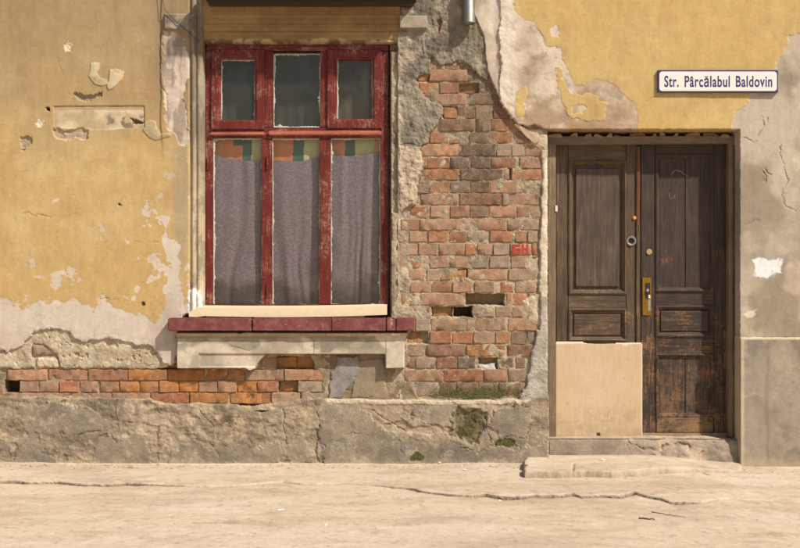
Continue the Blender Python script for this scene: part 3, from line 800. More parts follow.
#  course: y0, y1, [(x0, x1, colour key, modifiers)]
#  keys: p pink, r red-brown, o orange, g grey-brown, d dirty, k dark red ; modifier: x recessed, b broken, number handled below
RIGHT = [
 (60, 69, [(430.5, 437, 'r', 'b'), (439, 445, 'p', ''), (446, 459, 'r', ''), (460, 475, 'r', '')]),
 (69.8, 81, [(418, 428, 'r', 'b'), (430, 467, 'p', ''), (468.5, 488, 'd', '')]),
 (83, 93, [(420, 437, 'r', ''), (440, 458, 'r', ''), (460, 478, 'o', 'bx'), (480, 497, 'd', '')]),
 (94.4, 104.6, [(429, 466, 'p', ''), (470, 501, 'd', '')]),
 (107, 118, [(444, 457, 'o', 'b'), (458, 475, 'd', ''), (494, 508, 'k', '')]),
 (119.3, 131, [(438, 474, 'd', ''), (491, 510, 'r', ''), (511.5, 523, 'r', '')]),
 (132.5, 143, [(430, 448, 'r', ''), (449.5, 468, 'r', 'b'), (469.5, 487, 'd', ''), (488.5, 512, 'r', ''), (514, 533, 'k', '')]),
 (144.4, 155.6, [(421, 457.5, 'p', ''), (459, 495.5, 'd', ''), (497, 511, 'p', 'm'), (512, 523, 'p', 'm'), (526, 541, 'p', '')]),
 (158, 168, [(422, 427, 'o', ''), (428, 449, 'r', ''), (450.5, 469, 'd', ''), (471, 490, 'd', ''), (491.5, 515.5, 'r', ''), (520, 541, 'r', 'm')]),
 (169.6, 179.6, [(421, 458, 'r', ''), (461, 502, 'd', ''), (503, 509, 'p', 'm'), (512, 541, 'r', '')]),
 (182, 192.6, [(418, 429, 'g', ''), (430.5, 449, 'r', 'b'), (451, 470, 'd', ''), (471, 489, 'd', ''), (490.5, 516.5, 'p', ''), (520, 540, 'g', 'mb')]),
 (194, 204.6, [(421, 457.5, 'p', ''), (460, 500.5, 'k', ''), (503, 508, 'g', ''), (509, 539, 'p', '')]),
 (206.6, 217, [(411, 428, 'r', 'b'), (431, 449, 'p', ''), (450.5, 469, 'r', ''), (470, 488, 'd', ''), (489.5, 516, 'p', ''), (517.5, 530, 'p', ''), (531, 540, 'p', 'm')]),
 (219.4, 229.8, [(401, 419, 'r', ''), (420.5, 461, 'p', ''), (462.5, 506, 'p', ''), (508, 540, 'p', 'm')]),
 (231.5, 241.7, [(399, 408, 'p', 'm'), (409.5, 427, 'p', ''), (428.5, 448, 'r', ''), (449.5, 466, 'r', ''), (467.5, 488, 'g', 'm'), (490, 512, 'r', ''), (516, 526, 'r', ''), (528, 538, 'g', 'm')]),
 (244, 254.6, [(400, 417, 'p', 'm'), (419, 437, 'p', ''), (439, 464, 'p', ''), (465.5, 475, 'r', ''), (478, 492, 'p', 'm'), (494, 509, 'p', 'm'), (510.5, 531, 'p', 'f'), (532, 538, 'r', '')]),
 (256.6, 267.6, [(400, 408, 'p', 'b'), (410, 428, 'r', 'b'), (430, 448, 'p', ''), (450, 468, 'p', ''), (470, 488, 'g', 'b'), (490, 509, 'p', 'm'), (512, 525, 'p', ''), (528, 539, 'k', 'b')]),
 (269.6, 280, [(399, 424, 'p', ''), (427, 440, 'p', 'm'), (441, 466, 'o', 'b'), (468, 507, 'p', ''), (509, 537, 'r', 'm')]),
 (282, 292, [(396, 409, 'g', 'm'), (410.5, 430, 'p', ''), (431.5, 450.5, 'r', ''), (453, 472, 'p', ''), (475, 494, 'p', ''), (496, 513, 'r', 'b'), (516, 535, 'p', 'm')]),
 (293.6, 305, [(394, 419, 'o', 'b'), (421, 463, 'p', ''), (507, 526, 'r', ''), (529, 540, 'p', 'm')]),
 (307, 316.4, [(410, 429, 'o', 'b'), (433, 452, 'o', 'x'), (474, 494, 'p', 'b'), (496, 511, 'p', ''), (512.5, 523, 'p', ''), (529, 537, 'r', 'm')]),
 (319, 330.4, [(416, 430, 'g', 'm'), (431.5, 465, 'p', ''), (467, 505, 'p', ''), (508, 539, 'p', '')]),
 (332, 343, [(408, 428, 'o', 'bx'), (430, 450.5, 'r', ''), (452.5, 472, 'r', ''), (474, 495, 'p', ''), (496, 510, 'o', ''), (511.5, 526, 'd', ''), (528, 536, 'g', '')]),
 (345, 355.7, [(408, 424, 'g', ''), (427, 464.5, 'k', ''), (467, 505, 'o', 'b'), (508, 533, 'k', '')]),
 (357.6, 368, [(405, 415, 'g', ''), (416.5, 435, 'g', ''), (437, 456.5, 'k', ''), (458, 475, 'd', ''), (498, 513, 'd', 'b'), (516, 525, 'k', '')]),
 (370, 381, [(404.5, 442.5, 'p', ''), (444, 482.5, 'r', ''), (484, 507, 'r', ''), (508.5, 525, 'g', '')]),
 (382.5, 395.5, [(416, 438, 'g', 'm'), (439.5, 456, 'd', ''), (457.5, 476.5, 'd', ''), (478.5, 497.5, 'd', ''), (499, 526, 'd', '')]),
]
LEFT = [
 (345, 354.5, [(33, 58, 'p', 'm')]),
 (357.5, 368, [(98, 115.5, 'p', 'm'), (117, 134, 'p', 'm'), (159, 178, 'o', 'x'), (262, 275.5, 'p', 'b'), (277, 296, 'o', 'x'), (297, 314, 'o', 'x'), (315, 325, 'p', 'm')]),
 (369.7, 379.9, [(8, 47, 'p', ''), (49, 87.5, 'p', 'b'), (89, 127.5, 'r', ''), (129, 167, 'o', ''), (168.5, 204, 'o', 'k'), (206, 244.5, 'o', 'b'), (246, 283.5, 'p', ''), (285, 322.5, 'p', '')]),
 (381.4, 391.6, [(20, 38.5, 'p', ''), (40, 58.5, 'p', ''), (60, 78.5, 'r', ''), (80.5, 97.5, 'p', ''), (100.5, 119, 'p', ''), (120.5, 138.5, 'o', ''), (140.5, 158, 'o', ''), (160, 178, 'o', ''), (179.5, 197.5, 'o', ''),
                 (199, 217, 'p', ''), (218.5, 236.5, 'p', ''), (238, 256.5, 'o', ''), (258, 277, 'r', ''), (280, 297, 'o', 'x'), (298.5, 322, 'g', 'm')]),
 (393, 403, [(-10, 70, 'p', ''), (71.5, 112, 'p', ''), (113, 150, 'p', ''), (151.5, 188.5, 'r', ''), (190.5, 228, 'o', ''), (231, 270, 'o', 'b'), (272, 300, 'p', 'm'), (302, 326, 'g', 'm')]),
 (404.4, 413, [(240, 257, 'o', 'x')]),
]
HOLES = [  # x0, x1, y0, y1, depth
 (466, 504.5, 294, 305, .085), (454, 472, 307, 316.5, .12), (478.5, 497, 358, 369, .05), (459, 478.5, 83.5, 93.5, .035), (443, 457, 107, 117, .03), (457, 467, 269.6, 277, .05),
 (432, 452.5, 307, 316.5, .05), (407, 428, 331.5, 343.5, .035), (158, 179, 358, 369.5, .05), (276, 314, 356.5, 369, .04), (279, 298, 381, 392.5, .06), (5, 19.5, 380.5, 392.5, .12),
 (239, 258, 404, 413.5, .03), (507.5, 511.5, 169, 180, .03), (417, 429.5, 76, 81.5, .02)]
COLS = {'p': (172, 132, 103), 'r': (166, 112, 80), 'o': (178, 118, 66), 'g': (148, 126, 104), 'd': (124, 102, 84), 'k': (136, 98, 80)}
all_boxes = []
for rows in (RIGHT, LEFT):
    for y0, y1, bs in rows:
        for b in bs: all_boxes.append((b[0], b[1], y0, y1))

def mortar(name, x0, x1, y0, y1, polys_fill, label=None):
    X, Y = grid(x0, x1, y0, y1, 0.6)
    Xw, Yw = warp(X, Y, .9, 6, 5)
    H = (-.0046 if x0 > 380 else -.008) + .0068 * fbm(X, Y, 9, 5, 3, .74) + .0035 * fbm(X, Y, 46, 3, 7)
    col = mixc(MORT, C(164, 138, 106), sstep(-.2, .6, fbm(X, Y, 22, 5, 4)))
    col = mixc(col, C(126, 104, 80), sstep(.2, .8, fbm(X, Y, 13, 5, 9)) * .7)
    col = mixc(col, C(212, 188, 152), sstep(.35, .8, fbm(X, Y, 9, 4, 13)) * .5)
    if x0 > 380:
        col = mixc(col, C(134, 112, 86), sstep(445, 470, X + 6 * fbm(X, Y, 30, 3, 1)) * sstep(510, 488, X) * sstep(225, 190, Y) * .65)
        ms = sstep(398, 386, Y) * 0 + sstep(374, 384, Y) * sstep(432, 446, X) * sstep(530, 515, X)
        col = mixc(col, C(108, 100, 52), ms * sstep(-.4, .3, fbm(X, Y, 12, 4, 2)) * .8)
        bs_ = sstep(410, 402, X + 5 * fbm(X, Y, 18, 3, 4)) * sstep(205, 225, Y)
        H = H + .006 * bs_
    for hx0, hx1, hy0, hy1, dp in HOLES:
        if hx1 < x0 or hx0 > x1: continue
        s_ = np.minimum(np.minimum(Xw - hx0, hx1 - Xw), np.minimum(Yw - hy0, hy1 - Yw))
        mm = sstep(-.6, .7, s_)
        H = H - dp * mm + .004 * mm * fbm(X, Y, 5, 3, 2)
        col = mixc(col, EARTH if dp < .1 else C(92, 66, 46), mm * .85)
    for poly, rise, c1, c2, rg in polys_fill:
        s_ = sdf(poly, Xw, Yw) + .8 * fbm(X, Y, 5, 3, 6)
        mm = sstep(-.5, 1.2, s_)
        H = H * (1 - mm) + mm * (rise + rg * fbm(X, Y, 8, 5, 8, .74) + .004 * fbm(X, Y, 36, 3, 2) - .004 * sstep(4, 0, s_))
        col = mixc(col, mixc(c1, c2, sstep(-.3, .6, fbm(X, Y, 15, 5, 5))), mm)
    if x0 < 300:
        # pits and pebbles of the coarse bedding coat
        pits = sstep(.55, .8, fbm(X, Y, 6, 3, 10)) * sstep(369, 366, Y)
        H = H - .008 * pits
    keep = np.ones(X.shape, bool)
    f, used = grid_faces(keep)
    V = np.stack([(X - 400) * S, -H, (462 - Y) * S], axis=-1).reshape(-1, 3)
    o = mesh_np(name, V, f, M['mortar'], house, col.reshape(-1, 3))
    crisp(o, V, f)
    if label: o['label'] = label
    return o
mor_r = mortar('mortar', 391.5, 547.5, 52, 402, [
    ([(525, 128), (541, 128), (548, 135), (548, 158), (543, 160), (541, 150), (530, 143)], .010, C(206, 180, 144), C(180, 154, 120), .005),
    ([(541, 150), (548, 150), (548, 300), (540, 302), (538, 290), (540, 270), (539, 240), (541, 220), (540, 200), (542, 180)], .016, C(234, 212, 178), C(208, 184, 148), .003),
    ([(537, 318), (540, 300), (548, 294), (549, 404), (518, 404), (520, 394), (525, 388), (527, 376), (530, 366), (531, 352), (535, 340)], .022, C(196, 178, 156), C(170, 152, 130), .0045),
    ([(478, 364), (497, 362), (497, 371), (478, 371)], -.012, C(214, 202, 186), C(190, 176, 158), .003),
    ([(391, 212), (400, 212), (398, 232), (397, 300), (393, 312), (391, 312)], .012, C(190, 164, 130), C(150, 128, 102), .004),
    ([(520, 300), (540, 292), (540, 330), (526, 328), (528, 314)], .004, C(214, 188, 150), C(190, 160, 122), .006),
    ], 'lime mortar bedding of the bare brickwork between window and door')
mor_l = mortar('mortar', -13, 330, 318, 410, [
    ([(-20, 320), (180, 320), (180, 340), (168, 368), (150, 369), (60, 368.5), (58, 356), (46, 346), (34, 344), (30, 350), (36, 368), (-20, 369)], .013, C(206, 184, 148), C(186, 162, 126), .0052),
    ([(38, 357), (57, 357), (60, 368), (36, 368)], .008, C(214, 188, 150), C(190, 164, 126), .005),
    ([(-20, 395), (60, 395), (150, 398), (160, 403), (230, 403), (240, 405), (262, 404), (300, 398), (316, 394), (335, 394), (335, 420), (-20, 420)], .010, C(196, 168, 128), C(166, 140, 108), .006),
    ([(308, 352), (335, 345), (335, 398), (322, 398), (324, 384), (316, 366)], .006, C(190, 166, 130), C(160, 136, 104), .005),
    ], 'coarse cream bedding mortar under the fallen plaster')
def mortar_low():
    """earthy render and grey cement patch under the window apron"""
    X, Y = grid(320, 420, 340, 402, 0.6)
    Xw, Yw = warp(X, Y, 1.6, 8, 3)
    H = .004 + .006 * fbm(X, Y, 10, 5, 2, .6) + .005 * fbm(X, Y, 30, 3, 4)
    col = mixc(C(162, 136, 98), C(138, 118, 86), sstep(-.3, .5, fbm(X, Y, 18, 5, 6)))
    col = mixc(col, C(120, 110, 72), sstep(.2, .7, fbm(X, Y, 14, 4, 2)) * sstep(380, 395, Y) * .6)
    s_ = sdf([(338, 357), (358, 356), (359, 368), (354, 380), (347, 390), (344, 399), (328, 399), (330, 378), (335, 366)], Xw, Yw)
    mm = sstep(-.5, .8, s_)
    H = H * (1 - mm) + mm * (.014 + .0015 * fbm(X, Y, 12, 4, 2)); col = mixc(col, mixc(C(158, 144, 130), C(140, 128, 116), sstep(-.3, .5, fbm(X, Y, 16, 4, 9))), mm)
    s_ = sdf([(358, 360), (384, 358), (386, 380), (388, 397), (350, 398), (352, 388)], Xw, Yw)
    mm2 = sstep(-.5, 1.5, s_) * (1 - mm)
    H = H * (1 - mm2) + mm2 * (.010 + .003 * fbm(X, Y, 16, 4, 5)); col = mixc(col, C(160, 138, 108), mm2 * .8)
    sr = sdf([(322, 300), (404, 300), (404.5, 369), (412, 384), (416, 397), (418, 410), (322, 410)], Xw, Yw)
    H = np.where(sr < 0, H - .03 * sstep(0, -1.2, sr), H)
    return wall_field('patch_render', X, Y, H, sr > -1.8, col, M['bare'], house)
mortar_low()

def brick_mesh(x0, x1, y0, y1, mod):
    x0 -= .35; x1 += .35; y0 -= .35; y1 += .35
    w = (x1 - x0) * S; h = (y1 - y0) * S
    nx = max(4, int((x1 - x0) / 3.2)); ny = 4
    rr = random.Random(int(x0 * 31 + y0 * 17))
    fr = .0042
    us = np.concatenate([[0], np.linspace(fr, w - fr, nx - 1), [w]]) - w / 2
    vs = np.concatenate([[0], np.linspace(fr, h - fr, ny - 1), [h]]) - h / 2
    nx, ny = len(us) - 1, len(vs) - 1
    V = []; idx = {}
    broken = 'b' in mod
    sl = rr.uniform(-.02, .02) * w; tl = rr.uniform(-.004, .004)
    amp = .011 if broken else (.0004 if 'f' in mod else .0026)
    ox, oy = rr.uniform(0, 500), rr.uniform(0, 500)
    for j, v in enumerate(vs):
        for i, u in enumerate(us):
            border = i in (0, nx) or j in (0, ny)
            corner = i in (0, nx) and j in (0, ny)
            n = float(fbm(np.array(u * 1000 + ox), np.array(v * 1000 + oy), 38, 3, 2))
            d = amp * n + tl * (u / w) * 2
            if border: d -= rr.uniform(.002, .0085 if not broken else .015)
            uu = u + (rr.uniform(-.0032, .0032)); vv = v + rr.uniform(-.0030, .0030) + sl * (u / w) * .18
            if corner: uu *= 1 - rr.uniform(.002, .02); vv *= 1 - rr.uniform(.02, .10)
            if not border and 'f' not in mod and rr.random() < (.16 if broken else .07): d -= rr.uniform(.002, .010)
            idx[i, j] = len(V); V.append((uu, -d, vv))
    F = []
    for j in range(ny):
        for i in range(nx):
            F.append((idx[i, j], idx[i + 1, j], idx[i + 1, j + 1], idx[i, j + 1]))
    rim = [(i, 0) for i in range(nx)] + [(nx, j) for j in range(ny)] + [(i, ny) for i in range(nx, 0, -1)] + [(0, j) for j in range(ny, 0, -1)]
    back = {}
    for r in rim:
        p = V[idx[r]]; back[r] = len(V); V.append((p[0], .07, p[2]))
    for a, b in zip(rim, rim[1:] + rim[:1]):
        F.append((idx[b], idx[a], back[a], back[b]))
    me = bpy.data.meshes.new('brick')
    me.from_pydata(V, [], F); me.update()
    for p in me.polygons:
        hs_ = [me.vertices[q].co.y for q in p.vertices]; p.use_smooth = max(hs_) - min(hs_) < .0022
    me.materials.append(M['brick'])
    return me
def put_bricks(rows, parent, hbase):
    for y0, y1, bs in rows:
        for x0, x1, key, mod in bs:
            o = bpy.data.objects.new('brick', brick_mesh(x0, x1, y0, y1, mod))
            h = hbase + random.uniform(-.003, .003)
            if 'f' in mod: h = .0050
            if 'x' in mod: h -= .034
            if 'b' in mod: h -= .006
            o.location = (wx((x0 + x1) / 2), -h, wz((y0 + y1) / 2))
            c = COLS[key]
            if hbase < .004: c = tuple(q * .86 + m_ * .14 for q, m_ in zip(c, (164, 128, 99)))
            j = random.uniform(.9, 1.1); r2 = random.uniform(.96, 1.04)
            if 'k' in mod: j *= .82
            cc = lin(min(255, c[0] * (1 + (j - 1) * .5) * r2), c[1] * (1 + (j - 1) * .5), c[2] * (1 + (j - 1) * .5) / r2, .9)
            sm = .8 if 'm' in mod else (.42 if key in 'pg' else .22)
            if key == 'd': sm = .1
            if key == 'o': sm = .04
            if key == 'o' and hbase < .004: cc = lin(168, 120, 76, .9)
            soot_ = max(0.0, 1 - abs((x0 + x1) / 2 - 474) / 34) * max(0.0, min(1.0, (235 - y0) / 60)) if hbase < .004 else 0.0
            cc = tuple(q * (1 - .38 * soot_) + .38 * soot_ * w_ for q, w_ in zip(cc, lin(84, 70, 56)))
            if hbase > .004 and 'm' not in mod: sm *= .45
            o.color = (*cc, sm + random.uniform(-.08, .12))
            link(o, parent)
put_bricks(RIGHT, wall, .0015)
put_bricks(LEFT, wall, .006)
# upright grey stone set in the upper brickwork
stone_me = brick_mesh(476, 490, 106, 131, '')
so = link(bpy.data.objects.new('stone', stone_me), wall)
so.location = (wx(483), -.002, wz(118.5)); so.color = (*lin(140, 120, 96), .1)

# ---- red GH mark painted on the brick
bm = bmesh.new()
for x0, x1, y0, y1 in ((512.8, 515.2, 244.3, 254), (515.2, 520, 244.3, 246.2), (515.2, 520, 251.6, 254), (516.2, 520, 248.4, 250.2), (518.2, 520.4, 248.4, 252),
                       (521.6, 523.8, 244.2, 254), (526.2, 528.3, 244.2, 254), (523.8, 526.2, 248, 250.4)):
    add_box(bm, wx(x0), wx(x1), -.0072, .004, wz(y1), wz(y0), 0.0, 4, .0012, int(x0))
from_bm('painted_mark', bm, M['red_spray'], house)

# ---- loose plaster wedge, rubble over the door head
def lump(name, pts, h0, h1, mat, parent, seed=0):
    """irregular chunk: a polygon (wall measure) with a tilted, chipped face"""
    bm = bmesh.new(); rr = random.Random(seed)
    f = [bm.verts.new((wx(x), -(h1 + rr.uniform(-.006, .006)), wz(y))) for x, y in pts]
    g = [bm.verts.new((wx(x), -h0, wz(y))) for x, y in pts]
    bm.faces.new(f); bm.faces.new(g[::-1])
    n = len(pts)
    for i in range(n): bm.faces.new((f[i], g[i], g[(i + 1) % n], f[(i + 1) % n]))
    bmesh.ops.triangulate(bm, faces=bm.faces[:])
    bmesh.ops.subdivide_edges(bm, edges=bm.edges[:], cuts=2, use_grid_fill=True)
    for v in bm.verts: v.co += Vector([rr.uniform(-.0012, .0012) for _ in range(3)])
    bmesh.ops.bevel(bm, geom=[e for e in bm.edges if len(e.link_faces) == 2 and e.calc_face_angle(0) > .8], offset=.0018, segments=1, affect='EDGES', clamp_overlap=True)
    return from_bm(name, bm, mat, parent)
lump('plaster_fragment', [(514, 125), (518, 124.5), (529, 132), (540.5, 139.5), (539, 142), (534.5, 144), (526, 137)], 0, .030, M['fragment'], house, 3)
lump('plaster_fragment', [(409, 323), (414, 322), (416, 318), (411, 331), (407, 333)], 0, .02, M['fragment'], house, 5)
x = 549
for i in range(16):
    w_ = random.uniform(3, 17); t_ = random.uniform(130.2, 133.6); u_ = random.uniform(130.2, 134)
    lump('rubble', [(x, 136.6), (x + .6, t_ + 1), (x + w_ * .3, t_), (x + w_ * .75, u_), (x + w_, u_ + 1.2), (x + w_ * 1.05, 136.6)], -.14, -.075 - random.uniform(0, .045), M['masonry'], house, 40 + i)
    x += w_ + random.uniform(.5, 9)
    if x > 728: break

# ---- plinth blocks along the foot
def plinth():
    X, Y = grid(-13, 551, 393, 472, 0.68)
    Xw, Yw = warp(X, Y, 1.8, 9, 6)
    top = np.interp(X, [-13, 60, 150, 165, 228, 240, 262, 300, 316, 322, 340, 420, 520, 528, 551], [397, 397.5, 399, 403.5, 404, 408, 412, 405, 398, 398.5, 399, 400, 399.5, 398, 396])
    top = top + 1.0 * fbm(X, Y * 0, 12, 4, 3)
    sd = Y - top
    r1 = fbm(X, Y, 16, 5, 3, .58); r2 = ridged(X, Y * 1.5, 22, 4, 7)
    rough = sstep(330, 300, X)
    H = .042 + .007 * r1 + .0075 * r2 * (.25 + .75 * rough) + .007 * fbm(X, Y, 60, 3, 9) + .012 * sstep(405, 462, Y) + .0030 * fbm(X, Y, 4.5, 3, 12, .65)
    col = mixc(C(172, 148, 116), C(142, 122, 96), sstep(-.2, .6, fbm(X, Y, 30, 5, 1)))
    col = mixc(col, C(194, 166, 126), sstep(0, .7, fbm(X, Y, 16, 5, 8)) * (.35 + .5 * rough) * sstep(455, 425, Y))
    col = mixc(col, C(120, 102, 82), sstep(.1, .6, fbm(X, Y, 18, 6, 11, .6)) * .6)
    # smooth render skin still holding
    for poly in ([(97, 462), (98, 446), (104, 436), (112, 431), (119, 436), (128, 437), (136, 431), (146, 437), (154, 450), (156, 470), (97, 470)],
                 [(285, 441), (300, 438), (310, 442), (314, 452), (312, 462), (288, 462)], [(20, 440), (38, 432), (50, 446), (60, 456), (60, 470), (15, 470)],
                 [(170, 452), (190, 440), (215, 446), (240, 440), (262, 446), (280, 440), (282, 462), (170, 464)],
                 [(18, 405), (60, 402), (96, 410), (110, 424), (96, 434), (60, 432), (30, 430)],
                 [(322, 402), (345, 402), (372, 412), (382, 428), (400, 438), (440, 440), (470, 446), (520, 446), (548, 440), (549, 470), (322, 470)],
                 [(425, 402), (455, 402), (452, 422), (432, 424), (424, 416)], [(492, 408), (524, 402), (534, 420), (522, 436), (498, 436), (488, 424)]):
        s_ = sdf(poly, Xw, Yw) + 5.0 * fbm(X, Y, 16, 5, 5, .74); mm = sstep(-.6, 1.6, s_)
        H = H * (1 - mm) + mm * (.047 + .006 * fbm(X, Y, 46, 3, 2) + .0026 * fbm(X, Y, 8, 4, 4) + .010 * sstep(405, 462, Y))
        col = mixc(col, mixc(C(158, 138, 113), C(138, 121, 100), sstep(-.3, .5, fbm(X, Y, 24, 4, 7))), mm * .75)
    # cavity grown with moss
    s_ = sdf([(446, 410), (456, 406), (472, 408), (484, 412), (488, 424), (486, 436), (478, 444), (464, 440), (450, 434), (446, 424)], Xw, Yw) + 6.0 * fbm(X, Y, 14, 5, 2, .6)
    mm = sstep(-1.0, 5.0, s_); H = H - .022 * mm + .008 * mm * fbm(X, Y, 6, 4, 4); col = mixc(col, C(104, 92, 58), mm * .8)
    s_ = sdf([(492, 440), (504, 436), (515, 440), (516, 446), (505, 448), (494, 445)], Xw, Yw) + 2 * fbm(X, Y, 8, 4, 2); mm = sstep(-.6, 2.2, s_); H = H - .012 * mm; col = mixc(col, C(128, 112, 60), mm * .8)
    s_ = sdf([(410, 456), (416, 451), (423, 454), (424, 461), (410, 461)], Xw, Yw) + 2 * fbm(X, Y, 8, 4, 2); mm = sstep(-.6, 2.2, s_); H = H - .010 * mm; col = mixc(col, C(128, 116, 66), mm * .8)
    s_ = sdf([(381, 424), (404, 418), (412, 424), (440, 424), (445, 430), (428, 434), (405, 432), (384, 430)], Xw, Yw); mm = sstep(-.6, 2, s_); H = H - .010 * mm; col = mixc(col, C(180, 152, 116), mm * .6)
    for pts, wd, dp in (([(53, 432), (64, 431), (72, 436), (84, 432), (100, 430)], .9, .012), ([(159.5, 400), (160, 430), (159, 464)], 1.0, .012), ([(284, 404), (284.5, 430), (283, 464)], .9, .010),
                        ([(320.5, 396), (319, 420), (316, 440), (321, 464)], 1.2, .016), ([(374, 410), (382, 418), (395, 424), (404, 430)], .8, .010), ([(414, 404), (413, 414), (406, 422)], .9, .014),
                        ([(413, 414), (420, 422), (436, 424)], .7, .008), ([(345, 434), (356, 432), (366, 432), (368, 436)], .7, .008), ([(366, 464), (366, 452)], .5, .004), ([(447, 408), (446, 436)], .7, .01),
                        ([(488, 412), (486, 430), (492, 444), (480, 450), (460, 448)], .8, .009), ([(400, 440), (402, 450)], .6, .006), ([(18, 448), (30, 440), (44, 452), (58, 458)], .8, .008),
                        ([(500, 404), (530, 408)], .6, .006), ([(200, 410), (215, 424), (210, 440), (222, 455)], .8, .008), ([(115, 402), (120, 418), (118, 432)], .7, .008), ([(240, 412), (236, 428)], .7, .006),
                        ([(397, 404.5), (412, 402.5), (418, 404)], .9, .014), ([(530, 425), (524, 440), (530, 455)], .7, .007)):
        H, col = crack(X, Y, H, col, pts, wd * .8, dp * .6, C(122, 104, 82))
    # damp, splashed foot with drip runs
    col = mixc(col, C(112, 98, 82), sstep(438, 458, Y + 9 * fbm(X, Y * .4, 26, 4, 8)) * sstep(-.3, .4, fbm(X, Y, 40, 3, 3)) * .45)
    col = mixc(col, C(206, 184, 152), sstep(.3, .7, fbm(X, Y, 8, 5, 12, .65)) * .4)
    cap = sstep(4.2, 2.8, sd) * sstep(322, 328, X) * sstep(532, 526, X)
    col = mixc(col, C(216, 190, 154), cap * .85); H = H + .004 * cap
    foot = sstep(455, 464, Y + 3 * fbm(X, Y, 20, 3, 2)); col = mixc(col, C(196, 166, 128), foot * .45)
    H = np.where(sd < 0, H - .06 * sstep(0, -.9, sd), H)
    H = H - .16 * sstep(548.6, 549.6, X)
    k0 = sd > -1.6
    cuts = [-14, 159.6, 284, 320, 552]
    for a, b in zip(cuts[:-1], cuts[1:]):
        o = wall_field('plinth_block', X, Y, H, k0 & (X >= a) & (X <= b + .75), col, M['plinth'], house)
plinth()
def right_plinth():
    X, Y = grid(734, 813, 334, 474, 0.7)
    sd = np.minimum(sdf([(737.6, 337.4), (880, 337.4), (880, 520), (737.6, 520)], X, Y), 20) + .2 * fbm(X, Y, 5, 3, 1)
    H = .044 + .002 * fbm(X, Y, 60, 3, 3) + .0007 * fbm(X, Y, 7, 4, 2)
    col = mixc(C(166, 146, 122), C(146, 128, 106), sstep(-.3, .6, fbm(X, Y, 40, 4, 5)))
    col = mixc(col, C(190, 166, 136), sstep(.1, .8, fbm(X, Y, 12, 4, 8)) * .4)
    col = mixc(col, C(140, 112, 84), np.exp(-((X - 765 - 2 * fbm(X, Y, 30, 3, 3)) / 2.0) ** 2) * sstep(330, 350, Y) * .5)
    col = mixc(col, C(226, 202, 164), sstep(339.6, 338.8, Y) * .9)
    col = mixc(col, C(206, 182, 146), sstep(743.5, 741, X) * .8)
    col = mixc(col, C(200, 168, 130), sstep(452, 468, Y + 3 * fbm(X, Y, 15, 3, 4)) * .55)
    H = np.where(sd < 0, H - .03 * sstep(0, -.8, sd), H)
    H = H - .16 * sstep(738.8, 737.6, X)
    wall_field('plinth_render', X, Y, H, sd > -1.5, col, M['cement'], house)
right_plinth()

# ---- apron under the sill, cornice, sill tiles
def apron():
    X, Y = grid(176.5, 409.5, 331, 369, 0.6)
    Xw, Yw = warp(X, Y, .7, 6, 2)
    poly = [(178.5, 332), (407.5, 332), (405, 338), (404, 345), (404, 367), (386, 367.2), (385.5, 353.2), (266, 353.2), (264, 356), (259, 362), (256, 367), (250, 370), (246, 367), (179, 367.2)]
    sd = sdf(poly, np.where((X > 240) & (X < 270), Xw, X), np.where((X > 240) & (X < 270), Yw, Y))
    H = .070 + .0012 * fbm(X, Y, 10, 4, 3)
    H = H + .018 * sstep(335.2, 334.6, Y) - .004 * np.exp(-((Y - 336.6) / .6) ** 2) + .009 * sstep(338.8, 338, Y) * sstep(401, 400, X)
    # sunk field left of the break
    f_ = np.minimum(np.minimum(X - 201, 270 - X), np.minimum(Y - 353, 366 - Y)); fm = sstep(-.4, .4, f_)
    H = H - .010 * fm
    col = mixc(C(212, 190, 158), C(178, 158, 132), sstep(-.2, .5, fbm(X, Y, 26, 5, 2)))
    dk = sdf([(320, 341), (348, 340), (350, 343), (338, 346), (330, 352), (322, 352)], Xw, Yw)
    col = mixc(col, C(148, 130, 108), sstep(-.5, 1, dk) * .9)
    col = mixc(col, C(146, 128, 106), sstep(0.05, .35, fbm(X * .7, Y, 22, 5, 9)) * sstep(355, 345, Y) * .75)
    col = mixc(col, C(226, 202, 164), sstep(.1, .6, fbm(X, Y, 14, 5, 5)) * sstep(265, 220, X) * .7)
    col = mixc(col, C(222, 200, 168), sstep(386, 388, X) * .55)
    col = mixc(col, C(196, 160, 104), sstep(336, 334.5, Y) * .6)
    for pts, wd, dp in (([(314.5, 338), (314, 353)], .5, .004), ([(385.6, 340), (385.6, 353)], .4, .003), ([(200.5, 353), (200.5, 367)], .5, .003), ([(232, 345), (250, 350), (256, 346)], .6, .003)):
        d = segdist(pts, X, Y); g = np.exp(-(d / wd) ** 2); H = H - dp * g; col = mixc(col, C(120, 100, 78), g * .5)
    H = np.where(sd < 0, H - .09 * sstep(0, -.8, sd), H)
    return wall_field('window_apron', X, Y, H, sd > -1.5, col, M['stone'], house)
apron()
sill_group = [(168, 251.3, 0), (252.4, 331, .002), (331.4, 386, -.001), (386.6, 395.6, .002), (396.3, 414.5, -.002)]
for x0, x1, dh in sill_group:
    bm = bmesh.new()
    hf = .118 + dh
    a = K(x0, 331, hf); b = K(x1, 318.2, hf)
    add_box(bm, a[0], b[0], -hf, .06, a[2], b[2], .005, 8, .0016, int(x0))
    from_bm('sill_tile', bm, M['sill'], house)
